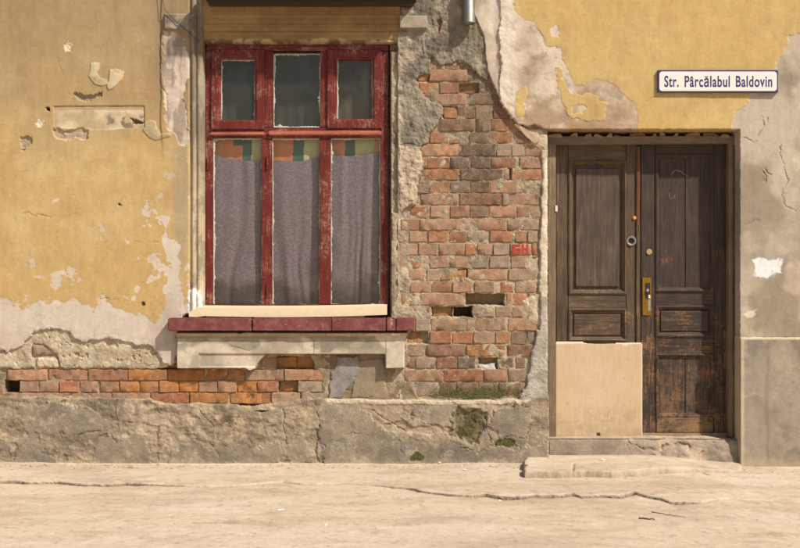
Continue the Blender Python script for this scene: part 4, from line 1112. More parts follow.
# bowed cream board under the window frame
bm = bmesh.new()
n = 24
ring_prev = None
for i in range(n + 1):
    t = i / n
    px = 189 + t * (387 - 189)
    ytop = 307.2 + 1.2 * math.sin(t * math.pi) - 1.2 * t; ybot = 315.5 + 2.0 * math.sin(t * math.pi) - .8 * t + (1.2 if t < .05 else 0)
    if t < .03: ytop += 5
    hf = .055
    p = [K(px, ytop, hf), K(px, ybot, hf)]
    q = [bm.verts.new((p[0][0], -hf, p[0][2])), bm.verts.new((p[1][0], -hf - .004, p[1][2])), bm.verts.new((p[1][0], .06, p[1][2] + .006)), bm.verts.new((p[0][0], .06, p[0][2] + .012))]
    if ring_prev:
        for k in range(4): bm.faces.new((ring_prev[k], q[k], q[(k + 1) % 4], ring_prev[(k + 1) % 4]))
    else:
        bm.faces.new(q)
    ring_prev = q
bm.faces.new(ring_prev[::-1])
from_bm('sill_board', bm, M['cream_board'], house)

# ================================================================== WINDOW
HF = -.045
bm = bmesh.new()
bar(bm, 206.5, 388.5, 43.6, 51, HF, -.068)
window = from_bm('window', bm, M['red_h'], house)
bar_obj('jamb', 205.5, 213, 51.4, 306, HF - .001, -.068, M['red_v'], window, cuts=14, wob=.0012)
bar_obj('jamb', 380.5, 388.3, 51.4, 306, HF - .001, -.068, M['red_v'], window, cuts=14, wob=.0012)
bar_obj('bottom_rail', 213.4, 380.2, 304, 309, HF - .004, -.068, M['red_h'], window)
window['label'] = 'red painted six-pane window with flaking paint'
bar_obj('transom', 213.4, 380.1, 127.6, 138.4, HF + .001, -.066, M['red_h'], window)
bar_obj('mullion', 264.6, 273.6, 51.4, 127.3, HF - .003, -.066, M['red_v'], window, cuts=8)
bar_obj('mullion', 320.4, 327.6, 51.4, 127.3, HF - .003, -.066, M['red_v'], window, cuts=8)
bar_obj('mullion', 261.4, 272.4, 138.8, 304, HF - .002, -.066, M['red_v'], window, cuts=12, wob=.0012)
bar_obj('mullion', 319.4, 331, 138.8, 304, HF - .002, -.066, M['red_v'], window, cuts=12, wob=.0012)
# weathered drip mouldings on the transom
for x0, x1, y0, y1 in ((209.5, 265, 131.8, 135.6), (268, 381.5, 130.6, 135.4)):
    bm = bmesh.new(); bar(bm, x0, x1, y0, y1, HF + .022, HF - .002, bev=.008, cuts=12, wob=.001)
    from_bm('drip_moulding', bm, M['red_worn'], window)
# opening lights above
for x0, x1, y0, y1, gx0, gx1, gy0, gy1 in ((211, 264.3, 49.8, 129.4, 220.8, 255.4, 60, 121.6), (327.2, 382, 50, 128.4, 337, 373, 58.6, 120.4)):
    h = HF + .014
    wq = (gx0 - x0) * S
    bm = bmesh.new()
    lo = ring_bm(bm, x0, x1, y0, y1, [(0, -.066), (0, h - .003), (.003, h), (wq - .016, h), (wq - .012, h - .006), (wq - .003, h - .008), (wq, h - .014), (wq, -.066), (0, -.066)], h, .0006)
    from_bm('sash', bm, M['red_v'], window)
# panes with their putty
PANES = [(221.4, 254.8, 60.6, 121, .004), (274, 320.4, 54.5, 127, .0055), (337.6, 372.4, 59.2, 119.8, .0035), (214, 262, 139, 305, .0045), (272.6, 319.6, 139, 305, .004), (331, 380, 139, 305, .0045)]
def putty_ring(x0, x1, y0, y1, w_, h):
    """putty fillet with a ragged inner edge"""
    a = K(x0, y1, h); b = K(x1, y0, h)
    bm = bmesh.new()
    per = []
    nx = int((b[0] - a[0]) / .012); nz = int((b[2] - a[2]) / .012)
    for i in range(nx): per.append((a[0] + (b[0] - a[0]) * i / nx, a[2], 0, 1))
    for i in range(nz): per.append((b[0], a[2] + (b[2] - a[2]) * i / nz, -1, 0))
    for i in range(nx): per.append((b[0] - (b[0] - a[0]) * i / nx, b[2], 0, -1))
    for i in range(nz): per.append((a[0], b[2] - (b[2] - a[2]) * i / nz, 1, 0))
    rr = random.Random(int(x0)); o_ = []; i_ = []; g_ = []
    ph = rr.uniform(0, 9)
    for k, (x, z, nx_, nz_) in enumerate(per):
        ww = w_ * (1.0 + .5 * math.sin(k * .31 + ph) + .5 * math.sin(k * .113 + ph * 2) + rr.uniform(-.5, .7))
        ww = max(.001, ww) + (w_ * rr.uniform(1, 2.2) if rr.random() < .04 else 0)
        o_.append(bm.verts.new((x - nx_ * .004, -h - .002, z - nz_ * .004)))
        i_.append(bm.verts.new((min(max(x + nx_ * ww, a[0] + .001), b[0] - .001), -h + .008, min(max(z + nz_ * ww, a[2] + .001), b[2] - .001))))
    n_ = len(per)
    for k in range(n_): bm.faces.new((o_[k], o_[(k + 1) % n_], i_[(k + 1) % n_], i_[k]))
    return from_bm('putty', bm, M['putty'], window)
for x0, x1, y0, y1, pw in PANES:
    hg = -.060
    bm = bmesh.new()
    a = K(x0 - 1.5, y1 + 1.5, hg); b = K(x1 + 1.5, y0 - 1.5, hg)
    add_box(bm, a[0], b[0], -hg, -hg + .003, a[2], b[2])
    from_bm('pane', bm, M['glass'], window)
    putty_ring(x0, x1, y0, y1, pw, hg + .008)
# hinges
for x, y0, y1 in ((207.6, 286, 298), (267, 284, 297), (267.2, 156, 170), (207.6, 158, 170)):
    bm = bmesh.new(); bar(bm, x - 1.1, x + 1.1, y0, y1, HF + .009, HF - .002, bev=.003, cuts=0, wob=0)
    from_bm('hinge', bm, M['red_v'], window)
# room behind
bm = bmesh.new()
x0, x1, z0, z1, yb = wx(120), wx(470), wz(440), wz(0), 2.4
vv = [bm.verts.new(p) for p in ((x0, .421, z0), (x1, .421, z0), (x1, .421, z1), (x0, .421, z1), (x0, yb, z0), (x1, yb, z0), (x1, yb, z1), (x0, yb, z1))]
for f in ((4, 5, 6, 7), (0, 1, 5, 4), (1, 2, 6, 5), (2, 3, 7, 6), (3, 0, 4, 7)): bm.faces.new([vv[i] for i in f])
room = from_bm('room', bm, M['room'], house)

# curtain and cloth behind the lower panes
def curtain():
    X, Y = grid(203, 391, 150, 304, 1.1)
    top = np.interp(X, [203, 214, 225, 240, 252, 262, 272, 290, 304, 320, 330, 345, 360, 378, 391], [155, 154, 158, 160, 161, 160.5, 160, 161.5, 161, 156, 155, 156.5, 156, 153, 151])
    XX = X + 16 * fbm(X * .6, Y * .16, 30, 3, 9) + (X - 296) * .05 * (Y - 150) / 150
    fold = (.45 * np.sin(XX * .31) + .4 * np.sin(XX * .57 + 1.3) * sstep(-.3, .5, fbm(X, Y * .2, 40, 3, 5)) + .5 * np.sin(XX * .17 + 2))
    amp = .0062 + .0058 * sstep(180, 300, Y)
    H = -.090 + amp * fold + .003 * fbm(X, Y, 30, 3, 2) + .006 * np.sin((X - 225) * .13) * sstep(230, 300, Y)
    t = (Y - 150) / 154.0
    Yr = top + t * (303.5 - top)
    col = np.ones(X.shape + (3,), np.float32)
    col = mixc(col, np.array([.26, .26, .24], np.float32), sstep(268, 298, Yr + 14 * fbm(X, Y, 22, 4, 6)) * .95)      # hem darkened in colour, standing in for the dark room behind
    col = mixc(col, np.array([1.2, 1.15, 1.1], np.float32), sstep(3.5, .5, Yr - top) * .4)
    H = H.copy()
    k = (DIST - H) / DIST
    V = np.stack([(X - 400) * S * k, -H, CAMZ + ((462 - Yr) * S - CAMZ) * k], axis=-1).reshape(-1, 3)
    f, used = grid_faces(np.ones(X.shape, bool))
    o = mesh_np('curtain', V, f, M['lace'], None, col.reshape(-1, 3))
    tag(o, 'mauve lace half curtain hanging behind the lower panes of the red window', 'curtain')
curtain()
def net():
    X, Y = grid(214, 381, 47, 131, 1.2)
    H = -.150 + .003 * np.sin(X * .55 + .6 * np.sin(Y * .03)) + .004 * np.sin(X * .21) + .004 * fbm(X, Y, 30, 3, 4)
    k = (DIST - H) / DIST
    V = np.stack([(X - 400) * S * k, -H, CAMZ + ((462 - Y) * S - CAMZ) * k], axis=-1).reshape(-1, 3)
    col = mixc(C(58, 56, 46, 1), C(84, 68, 52, 1), sstep(318, 336, X))
    col = mixc(col, C(40, 38, 32, 1), sstep(.1, .6, fbm(X, Y, 24, 4, 3)) * .6)
    f, used = grid_faces(np.ones(X.shape, bool))
    o = mesh_np('net_curtain', V, f, M['cloth'], None, col.reshape(-1, 3))
    tag(o, 'dim olive net curtain behind the three small upper panes', 'curtain')
net()
def cloth():
    X, Y = grid(200, 394, 128, 190, .5)
    b = [0, 216, 243, 252, 268, 293, 304, 325, 345, 355, 374, 999]
    cs = ['pale', 'orange', 'green', 'pale', 'orange', 'green', 'pale', 'orange', 'green', 'pale', 'orange']
    cd = {'orange': C(200, 112, 52, 1), 'green': C(62, 88, 72, 1), 'pale': C(178, 164, 108, 1)}
    Xs = X + .6 * fbm(X, Y, 20, 3, 1)
    col = np.zeros(X.shape + (3,), np.float32)
    for i, c in enumerate(cs): col[(Xs >= b[i]) & (Xs < b[i + 1])] = cd[c]
    col[(X > 233) & (X < 247) & (Y < 146)] = cd['green']
    H = -.110 + .003 * np.sin(X * .13) + .002 * np.sin(X * .5)
    k = (DIST - H) / DIST
    V = np.stack([(X - 400) * S * k, -H, CAMZ + ((462 - Y) * S - CAMZ) * k], axis=-1).reshape(-1, 3)
    f, used = grid_faces(np.ones(X.shape, bool))
    o = mesh_np('striped_cloth', V, f, M['cloth'], None, col.reshape(-1, 3))
    tag(o, 'orange, green and cream striped cloth showing above the mauve curtain', 'cloth')
cloth()

# ================================================================== DOOR
HL = -.150        # face of the leaves' stiles
# frame
bm = bmesh.new()
bar(bm, 547.6, 556, 143.4, 437, -.085, -.24, cuts=12, wob=.0012)
frame = from_bm('door_frame', bm, M['door_frame'], house)
bar_obj('jamb', 728.6, 743, 142, 437, -.085, -.24, M['door_frame'], frame, cuts=12, wob=.0012)
bm = bmesh.new()
a = K(546, 143.2, -.083); b = K(743, 136, -.083)
add_box(bm, a[0], b[0], .083, .24, a[2], b[2], .003, 10, .0012, 9)
for v in bm.verts:      # the head sags a little to the left
    v.co.z -= .012 * (b[0] - v.co.x) / (b[0] - a[0]) * (1 if v.co.z < (a[2] + b[2]) / 2 else .3)
from_bm('head', bm, M['door_frame_h'], frame)
bm = bmesh.new(); bar(bm, 733, 736.5, 145, 436, -.075, -.09, bev=.003, cuts=10, wob=.001)
from_bm('stop_bead', bm, M['door_v'], frame)
bm = bmesh.new(); bar(bm, 555.2, 557.6, 205.6, 211.6, -.078, -.09, bev=.001, cuts=0, wob=0)
from_bm('paper_tag', bm, M['white_tag'], frame)

def leaf(x0, x1, ytop, ybot, label):
    bm = bmesh.new()
    a = K(x0 + .6, ybot, HL - .035); b = K(x1 - .6, ytop, HL - .035)
    add_box(bm, a[0], b[0], -(HL - .035), -(HL - .05), a[2], b[2])
    o = from_bm('door_leaf', bm, M['door_panel'], house)
    o['label'] = label
    return o
DK = {}
def dm(l, k): return M[('dark_' if DK.get(l.name) else 'door_') + k]
def stile(l, x0, x1, y0, y1): return bar_obj('stile', x0, x1, y0, y1, HL, HL - .034, dm(l, 'v'), l, cuts=14, wob=.0009)
def rail(l, x0, x1, y0, y1): return bar_obj('rail', x0, x1, y0, y1, HL - .0015, HL - .034, dm(l, 'h'), l, cuts=6, wob=.0008)
def panel(l, x0, x1, y0, y1, ins, horizontal=False, raised=True):
    """bolection moulding round the opening and a fielded panel inside"""
    ring('moulding', x0, x1, y0, y1, [(-.006, HL - .003), (-.006, HL + .006), (.004, HL + .009), (.010, HL + .004), (.014, HL + .002), (.020, HL - .006), (.026, HL - .010), (.028, HL - .018)], HL, dm(l, 'h') if horizontal else dm(l, 'v'), l, wob=.0005)
    m = dm(l, 'h') if horizontal else dm(l, 'panel')
    if raised:
        ring('panel', x0, x1, y0, y1, [(.012, HL - .020), (ins * S - .004, HL - .018), (ins * S, HL - .007), (ins * S + .004, HL - .005)], HL, m, l, cap=True, wob=.0006)
    else:
        xm = (x0 + x1) / 2 + .5
        for p0, p1 in ((x0 + 3.4, xm - .25), (xm + .25, x1 - 3.4)):
            bar_obj('panel_board', p0, p1, y0 + 3, y1 - 3, HL - .013, HL - .033, m, l, cuts=8, wob=.0006)
L1 = leaf(556.4, 640.4, 144, 437, 'left door leaf with a cream sheet over its foot')
stile(L1, 556.4, 568, 144, 437); stile(L1, 626.4, 636.3, 144, 437)
rail(L1, 568.3, 626.1, 144, 161); rail(L1, 568.3, 626.1, 294, 308.5); rail(L1, 568.3, 626.1, 341, 356); rail(L1, 568.3, 626.1, 415, 437)
panel(L1, 569, 625.5, 161.6, 293.4, 7); panel(L1, 569, 625.5, 309.2, 340.4, 5.2, True); panel(L1, 569, 625.5, 356.6, 414.4, 6)
bm = bmesh.new(); bar(bm, 636.2, 640.3, 146, 437, HL + .012, HL - .03, bev=.004, cuts=16, wob=.001)
from_bm('astragal', bm, M['door_v'], L1)
bm = bmesh.new(); bar(bm, 637, 640, 147, 226, HL + .0135, HL + .010, bev=.001, cuts=10, wob=.0012)
from_bm('bare_edge', bm, M['bare_wood'], L1)
L2 = leaf(640.8, 728.4, 144, 433.5, 'right door leaf with a brass lock plate')
DK[L2.name] = True
L2.data.materials[0] = M['dark_panel']
stile(L2, 641, 655.2, 144, 433.5); stile(L2, 714, 728.4, 144, 433.5)
rail(L2, 655.5, 713.7, 144, 154.5); rail(L2, 655.5, 713.7, 291.6, 305.6); rail(L2, 655.5, 713.7, 336.6, 353.6)
panel(L2, 656.2, 713.2, 155.2, 291, 6, raised=False); panel(L2, 656.2, 713.2, 306.2, 336, 4.8, True); panel(L2, 656.2, 713.2, 354.2, 416.5, 5, raised=False)
bm = bmesh.new(); bar(bm, 655.6, 713.6, 413.4, 433.2, HL + .006, HL - .03, bev=.009, cuts=6, wob=.0012)
from_bm('kick_board', bm, M['door_h'], L2)
# hardware
def disc(name, px, py, h, prof, mat, parent, seg=28, cap=True):
    """turned fitting: prof = [(radius m, height m)] from rim to middle"""
    c = K(px, py, h); bm = bmesh.new(); loops = []
    for r, t in prof:
        loops.append([bm.verts.new((c[0] + r * math.cos(2 * math.pi * i / seg), -h - t, c[2] + r * math.sin(2 * math.pi * i / seg))) for i in range(seg)])
    for l0, l1 in zip(loops[:-1], loops[1:]):
        for i in range(seg): bm.faces.new((l0[i], l0[(i + 1) % seg], l1[(i + 1) % seg], l1[i]))
    if cap: bm.faces.new(loops[-1])
    return from_bm(name, bm, mat, parent, smooth=False)
disc('lock_ring', 631.2, 241, HL, [(.036, 0), (.036, .006), (.033, .010), (.027, .010), (.020, .003)], M['steel'], L1, cap=False)
disc('lock_hole', 631.2, 241, HL, [(.0245, .0075), (.0205, .0025), (.012, .0012)], M['black'], L1)
disc('bell_button', 634.4, 218, HL, [(.014, 0), (.014, .004), (.011, .010), (.005, .012)], M['orange_button'], L1)
disc('lock_cover', 649, 252, HL, [(.021, 0), (.021, .004), (.018, .007), (.008, .0075)], M['button'], L2)
bm = bmesh.new(); bar(bm, 642.4, 651.4, 277.4, 315.4, HL + .007, HL - .001, bev=.003, cuts=4, wob=.0004)
plate = from_bm('lock_plate', bm, M['brass'], L2)
# the broken lever and key slot sit proud of the plate
bm = bmesh.new(); bar(bm, 645.4, 650.2, 283, 299, HL + .010, HL + .006, bev=.002, cuts=3, wob=.0006)
from_bm('plate_recess', bm, M['iron'], L2)
disc('spindle', 647.2, 290.4, HL + .009, [(.013, 0), (.013, .010), (.010, .016), (.004, .017)], M['steel'], L2, 16)
bm = bmesh.new(); bar(bm, 647.8, 650.6, 299.4, 311, HL + .0095, HL + .006, bev=.002, cuts=3, wob=.0006)
from_bm('key_cover', bm, M['steel'], L2)
bm = bmesh.new(); bar(bm, 648.4, 650.4, 294.8, 298.4, HL + .012, HL + .009, bev=.001, cuts=0, wob=0)
from_bm('latch_tab', bm, M['white_tag'], L2)

def ribbon(pts, w_, h):
    bm = bmesh.new(); L = []
    for i, p in enumerate(pts):
        a = Vector(K(*pts[max(i - 1, 0)], h)); b = Vector(K(*pts[min(i + 1, len(pts) - 1)], h)); c = Vector(K(*p, h))
        d = (b - a).normalized(); n_ = Vector((-d.z, 0, d.x)) * w_ * random.uniform(.5, 1.2)
        L.append((bm.verts.new(c + n_), bm.verts.new(c - n_)))
    for a, b in zip(L[:-1], L[1:]): bm.faces.new((a[0], a[1], b[1], b[0]))
    return from_bm('chalk_mark', bm, M['chalk'], L2)
ribbon([(671, 176), (673, 172), (676, 170), (680, 171), (684, 174), (688, 177)], .0035, HL - .0122)
ribbon([(669.5, 193), (669, 196), (671, 199), (674, 198), (675, 195)], .003, HL - .0122)

# sheet fixed over the foot of the left leaf: a thing of its own
def sheet():
    X, Y = grid(555.4, 641.8, 343, 436.4, 1.2)
    Y = Y + np.where(Y < 344, .7 * fbm(X, X * 0, 10, 4, 2) + .8 * sstep(582, 590, X), 0)
    H = HL + .018 + .0016 * fbm(X, Y, 70, 3, 4) + .003 * sstep(400, 436, Y) * np.sin(X * .05)
    for dx_, dy_ in ((590, 378), (583, 372), (604, 392), (566, 404), (626, 360), (628, 402)):
        H = H - .0014 * np.exp(-(((X - dx_) / 2.2) ** 2 + ((Y - dy_) / 1.6) ** 2))
    notch = (np.abs(X - 598) < 1.6) & (Y > 433.6)
    k = (DIST - H) / DIST
    Vf = np.stack([(X - 400) * S * k, -H, CAMZ + ((462 - Y) * S - CAMZ) * k], axis=-1)
    f, used = grid_faces(~notch)
    V = Vf.reshape(-1, 3)[used]
    o = mesh_np('board_sheet', V, f, M['sheet'], None)
    sm = o.modifiers.new('thickness', 'SOLIDIFY'); sm.thickness = .006; sm.offset = 1
    tag(o, 'cream board sheet fixed over the foot of the left door leaf', 'board')
    bm = bmesh.new(); bar(bm, 615.8, 641.6, 342.6, 346, HL + .0205, HL + .016, bev=.001, cuts=10, wob=.0012)
    t = from_bm('torn_edge', bm, M['torn'], o)
    bm = bmesh.new(); bar(bm, 556, 583, 341.6, 344, HL + .0215, HL + .016, bev=.001, cuts=8, wob=.0012)
    from_bm('torn_edge', bm, M['torn'], o)
    for nx_, ny_ in ((558.5, 347), (600, 346.5), (638, 349), (558.5, 392), (639, 394), (559, 432), (637.5, 431)):
        disc('nail', nx_, ny_, HL + .020, [(.0045, 0), (.0042, .0015), (.002, .002)], M['iron'], o, 10)
    bm = bmesh.new(); bar(bm, 641.5, 642.3, 344, 436, HL + .021, HL + .012, bev=.0005, cuts=10, wob=.0004)
    from_bm('cut_edge', bm, M['torn'], o)
sheet()

# threshold
def threshold():
    nx = 300; nt = 60
    us = np.linspace(549.8, 738.5, nx); ts = np.linspace(0, 1, nt)
    X, T = np.meshgrid(us, ts)
    zt = wz(438.6) - .006 * sstep(690, 735, X)
    top = T < .42
    t1 = np.clip(T / .42, 0, 1); t2 = np.clip((T - .42) / .58, 0, 1)
    H = np.where(top, -.26 + t1 * .245, -.015 + .03 * t2)
    Z = np.where(top, zt, zt - t2 * (zt + .05))
    r = .018
    H = H - np.where(top, 0, r * np.exp(-t2 / .08)); Z = Z - np.where(top, r * .7 * np.exp(-(1 - t1) / .06), r * .7 * np.exp(-t2 / .1) * 0)
    PY = 462 - Z / S
    rough = sstep(622, 634, X)
    n = fbm(X, PY * 1.0 + T * 20, 14, 5, 3)
    H = H + np.where(top, 0, (.002 + .007 * rough) * n)
    Z = Z + np.where(top, (.001 + .006 * rough) * fbm(X, T * 60, 18, 4, 6), 0) * sstep(0, .1, T)
    col = mixc(C(168, 146, 120), C(148, 128, 104), sstep(-.3, .5, fbm(X, PY, 24, 4, 2)))
    col = mixc(col, C(206, 178, 140), rough * sstep(-.2, .6, fbm(X, PY, 14, 5, 5)) * .8)
    col = mixc(col, C(214, 186, 148), top * .55)
    col = mixc(col, C(206, 176, 138), sstep(.80, .96, T + .05 * fbm(X, PY, 14, 3, 1)) * .8)
    Xw, Yw = warp(X, PY, 1.2, 8, 2)
    for pts, wd, dp in (([(628.5, 438), (629, 460)], .7, .008), ([(629, 443), (640, 447), (652, 450), (662, 452), (666, 446), (680, 445), (688, 445), (690, 450)], 1.1, .018), ([(618, 457), (640, 458), (664, 456), (690, 460)], 1.0, .014),
                        ([(560, 455), (600, 456), (620, 457)], .6, .005), ([(712, 442), (722, 446), (728, 440)], .9, .010), ([(664, 452), (690, 455), (705, 452)], .7, .008)):
        H2, c2 = crack(X, PY, H, col, pts, wd, dp * .7, C(120, 98, 72)); H = np.where(top, H, H2); col = np.where(top[..., None], col, c2)
    V = np.stack([wx(X), -H, Z], axis=-1).reshape(-1, 3)
    f, used = grid_faces(np.ones(X.shape, bool))
    mesh_np('threshold', V, f, M['plinth'], house, col.reshape(-1, 3))
threshold()

# ================================================================== SIGN, PIPE
hs = .052
a = K(657.8, 92.6, hs); b = K(778.2, 70.2, hs)
bm = bmesh.new(); add_box(bm, a[0], b[0], -hs, -.026, a[2], b[2], .002)
sign = from_bm('street_sign', bm, M['navy'])
tag(sign, 'white enamel street name sign with navy border on the yellow plaster', 'sign')
# white field with rounded corners
bm = bmesh.new()
a = K(659.4, 91.1, hs); b = K(776.8, 71.7, hs); r = .020
pts = []
for cx, cz, s0 in ((b[0] - r, b[2] - r, 0), (a[0] + r, b[2] - r, 90), (a[0] + r, a[2] + r, 180), (b[0] - r, a[2] + r, 270)):
    for i in range(7):
        t = math.radians(s0 + i * 15); pts.append((cx + r * math.cos(t), cz + r * math.sin(t)))
top = [bm.verts.new((x, -hs - .0016, z)) for x, z in pts]; bot = [bm.verts.new((x, -hs + .001, z)) for x, z in pts]
bm.faces.new(top)
for i in range(len(pts)): bm.faces.new((top[i], bot[i], bot[(i + 1) % len(pts)], top[(i + 1) % len(pts)]))
from_bm('sign_face', bm, M['enamel'], sign)
def text_mesh(body, name, x0, x1, z0, z1, y, mat, parent, off=.022):
    cu = bpy.data.curves.new(name, 'FONT'); cu.body = body; cu.size = 1; cu.offset = off; cu.extrude = .004; cu.space_word = 1.7; cu.space_character = 1.10
    to = bpy.data.objects.new(name, cu); scene.collection.objects.link(to)
    bpy.context.view_layer.update()
    me = bpy.data.meshes.new_from_object(to.evaluated_get(bpy.context.evaluated_depsgraph_get()))
    bpy.data.objects.remove(to)
    co = np.empty(len(me.vertices) * 3, np.float32); me.vertices.foreach_get('co', co); co = co.reshape(-1, 3)
    ref = bpy.data.curves.new('ref', 'FONT'); ref.body = 'S'; ro = bpy.data.objects.new('ref', ref); scene.collection.objects.link(ro)
    bpy.context.view_layer.update(); caph = ro.dimensions.y; bpy.data.objects.remove(ro)
    # the accents sit low, squeezed under the cap height
    tb = bmesh.new(); tb.from_mesh(me); tb.verts.ensure_lookup_table(); seen = set()
    for v0 in tb.verts:
        if v0.index in seen: continue
        st = [v0]; isl = []; seen.add(v0.index)
        while st:
            q = st.pop(); isl.append(q.index)
            for e in q.link_edges:
                w_ = e.other_vert(q)
                if w_.index not in seen: seen.add(w_.index); st.append(w_)
        yy = co[isl, 1]
        if yy.min() > caph * .72 and '\u00e2' in body:
            co[isl, 1] = caph * .84 + (yy - yy.min()) / (yy.max() - yy.min()) * caph * .14
    tb.free()
    mn, mx = co[:, 0].min(), co[:, 0].max()
    X = x0 + (co[:, 0] - mn) / (mx - mn) * (x1 - x0)
    Z = z0 + co[:, 1] / caph * (z1 - z0)
    Y = y - co[:, 2] * .12
    me.vertices.foreach_set('co', np.stack([X, Y, Z], 1).astype(np.float32).ravel()); me.update()
    me.materials.clear(); me.materials.append(mat)
    return link(bpy.data.objects.new(name, me), parent)
for body, x0, x1 in (('Str.', 664.3, 678.6), ('P\u00e2rc\u0103labul', 684.6, 729.8), ('Baldovin', 735.8, 772.2)):
    a = K(x0, 86.8, hs); b = K(x1, 76.0, hs)
    text_mesh(body, 'lettering', a[0], b[0], a[2], b[2], -hs - .0018, M['navy'], sign)

bm = bmesh.new()
c = K(468.6, 24, .075); r0 = .045; seg = 32
prof = [(r0, wz(-14)), (r0, c[2] + .014), (r0 + .003, c[2] + .012), (r0 + .003, c[2]), (r0 - .003, c[2] - .001), (r0 - .004, c[2] + .05), (r0 - .004, wz(-14))]
loops = [[bm.verts.new((c[0] + rr * math.cos(2 * math.pi * i / seg), -.075 + rr * math.sin(2 * math.pi * i / seg), z)) for i in range(seg)] for rr, z in prof]
for l0, l1 in zip(loops[:-1], loops[1:]):
    for i in range(seg): bm.faces.new((l0[i], l0[(i + 1) % seg], l1[(i + 1) % seg], l1[i]))
pipe = from_bm('drain_pipe', bm, M['zinc'], None, smooth=True)
tag(pipe, 'short zinc pipe end hanging at the top of the wall right of the window', 'pipe')
bm = bmesh.new(); add_box(bm, c[0] - .008, c[0] + .008, -.032, .03, wz(2), wz(0), .001)
from_bm('bracket', bm, M['iron'], pipe)

def cable():
    pts = [Vector((wx(x), -h, wz(y))) for x, y, h in ((160, -16, .05), (167, 12, .075), (176, 22, .072), (190, 34, .068), (200, 43, .05), (207, 51, -.03))]
    bm = bmesh.new(); prev = None
    for a, b in zip(pts, pts[1:] + [pts[-1]]):
        d = ((b - a) if (b - a).length > 0 else (pts[-1] - pts[-2])).normalized(); u = d.cross(Vector((0, 1, 0))).normalized(); v = d.cross(u)
        lp = [bm.verts.new(a + (u * math.cos(k * math.pi / 4) + v * math.sin(k * math.pi / 4)) * .0018) for k in range(8)]
        if prev:
            for k in range(8): bm.faces.new((prev[k], prev[(k + 1) % 8], lp[(k + 1) % 8], lp[k]))
        prev = lp
    o = from_bm('cable', bm, M['iron'], None, True)
    tag(o, 'thin dark cable running down to the top corner of the red window', 'cable')
cable()

# ================================================================== GROUND
lip_px = [(-40, 481), (0, 481), (30, 482), (60, 482), (100, 484), (125, 482), (150, 483), (185, 485), (215, 485), (240, 484), (283, 481), (300, 483), (340, 483), (375, 485), (400, 487), (430, 491), (450, 493),
          (470, 494), (485, 493), (500, 495), (520, 495), (535, 493), (560, 494), (572, 492), (580, 495), (600, 494), (620, 494), (633, 490.5), (645, 494), (660, 497), (670, 501), (700, 501), (730, 497), (760, 496), (800, 497), (840, 497)]
lx = np.array([G(*p)[0] for p in lip_px]); ly = np.array([G(*p)[1] for p in lip_px])
hx = np.array([G(p, 490)[0] for p in (-40, 0, 60, 120, 200, 380, 440, 520, 600, 660, 690, 720, 800)]); hh = np.array([.008, .009, .009, .011, .004, .005, .012, .014, .015, .015, .005, .004, .006])
def drop(x): return -.030 * sstep(1.70, 2.45, x) + .006 * sstep(-2.0, -2.8, x)
SAND = C(226, 199, 162, .74); SAND2 = C(214, 186, 150, .74)
def ground_col(X, Y):
    col = mixc(SAND, SAND2, sstep(-.3, .6, fbm(X * 100, Y * 220, 60, 5, 2)))
    col = mixc(col, C(186, 154, 118, .74), sstep(.1, .8, fbm(X * 100, Y * 260, 26, 5, 6)) * .35)
    col = mixc(col, C(236, 212, 178, .72), sstep(.1, .8, fbm(X * 100, Y * 300, 90, 4, 9)) * .6)
    col = mixc(col, C(170, 144, 114, .74), sstep(.25, .85, fbm(X * 100, Y * 140, 22, 5, 11, .65)) * .28)
    col = mixc(col, C(160, 136, 108, .74), sstep(.66, .78, fbm(X * 100, Y * 70, 3, 3, 13)) * .35)
    return col
def lip_wob(X, Y): return .018 * fbm(X * 100, Y * 100, 12, 4, 3) + .012 * fbm(X * 100, Y * 100, 40, 3, 5)
def pavement():
    xs = np.concatenate([[-8, -5], np.arange(-3.7, 3.7, .008), [5, 8]]); ys = np.arange(.20, -1.50, -.008)
    X, Y = np.meshgrid(xs, ys)
    sd = Y - np.interp(X, lx, ly) + lip_wob(X, Y)
    Z = drop(X) + .004 * fbm(X * 100, Y * 100, 60, 4, 2) + .0012 * fbm(X * 100, Y * 100, 6, 4, 7) + .010 * sstep(-.10, .0, Y) * (1 + .5 * fbm(X * 100, Y * 100, 20, 3, 3))
    col = ground_col(X, Y)
    lh = np.interp(X, hx, hh)
    # ragged, worn edge; dirt and undercut shade put into its face colour
    Z = Z - lh * .35 * sstep(.03, 0, sd)
    col = mixc(col, C(112, 88, 64, .74), sstep(.006, -.004, sd) * sstep(.003, .009, lh) * .9)
    col = mixc(col, C(176, 146, 110, .74), sstep(-.06, .0, Y + .02 * fbm(X * 100, Y * 100, 14, 3, 4)) * .5)
    for pts, wd, dp in (([G(60, 478), G(110, 479), G(150, 481)], .006, .004), ([G(655, 470), G(676, 471), G(700, 470), G(708, 473)], .010, .009), ([G(728, 473), G(752, 473), G(760, 474)], .008, .004)):
        d = segdist(pts, X + .01 * fbm(X * 100, Y * 100, 8, 3, 2), Y); g = np.exp(-(d / wd) ** 2); Z = Z - dp * g; col = mixc(col, C(140, 112, 84, .74), g * .7)
    d = np.abs(X - G(131, 467)[0]) / .10 + np.abs(Y - G(131, 467)[1]) / .05; col = mixc(col, C(190, 140, 80, .74), sstep(1, .3, d + .4 * fbm(X * 100, Y * 100, 6, 3, 2)) * .5)
    Z = np.where(sd < 0, Z - (lh + .03) * sstep(0, -.012, sd), Z)
    keep = sd > -.022
    f, used = grid_faces(keep)
    V = np.stack([X, Y, Z], -1).reshape(-1, 3)[used]
    o = mesh_np('pavement', V, f[:, ::1], M['ground'], None, col.reshape(-1, 3)[used])
    tag(o, kind='structure')
pavement()
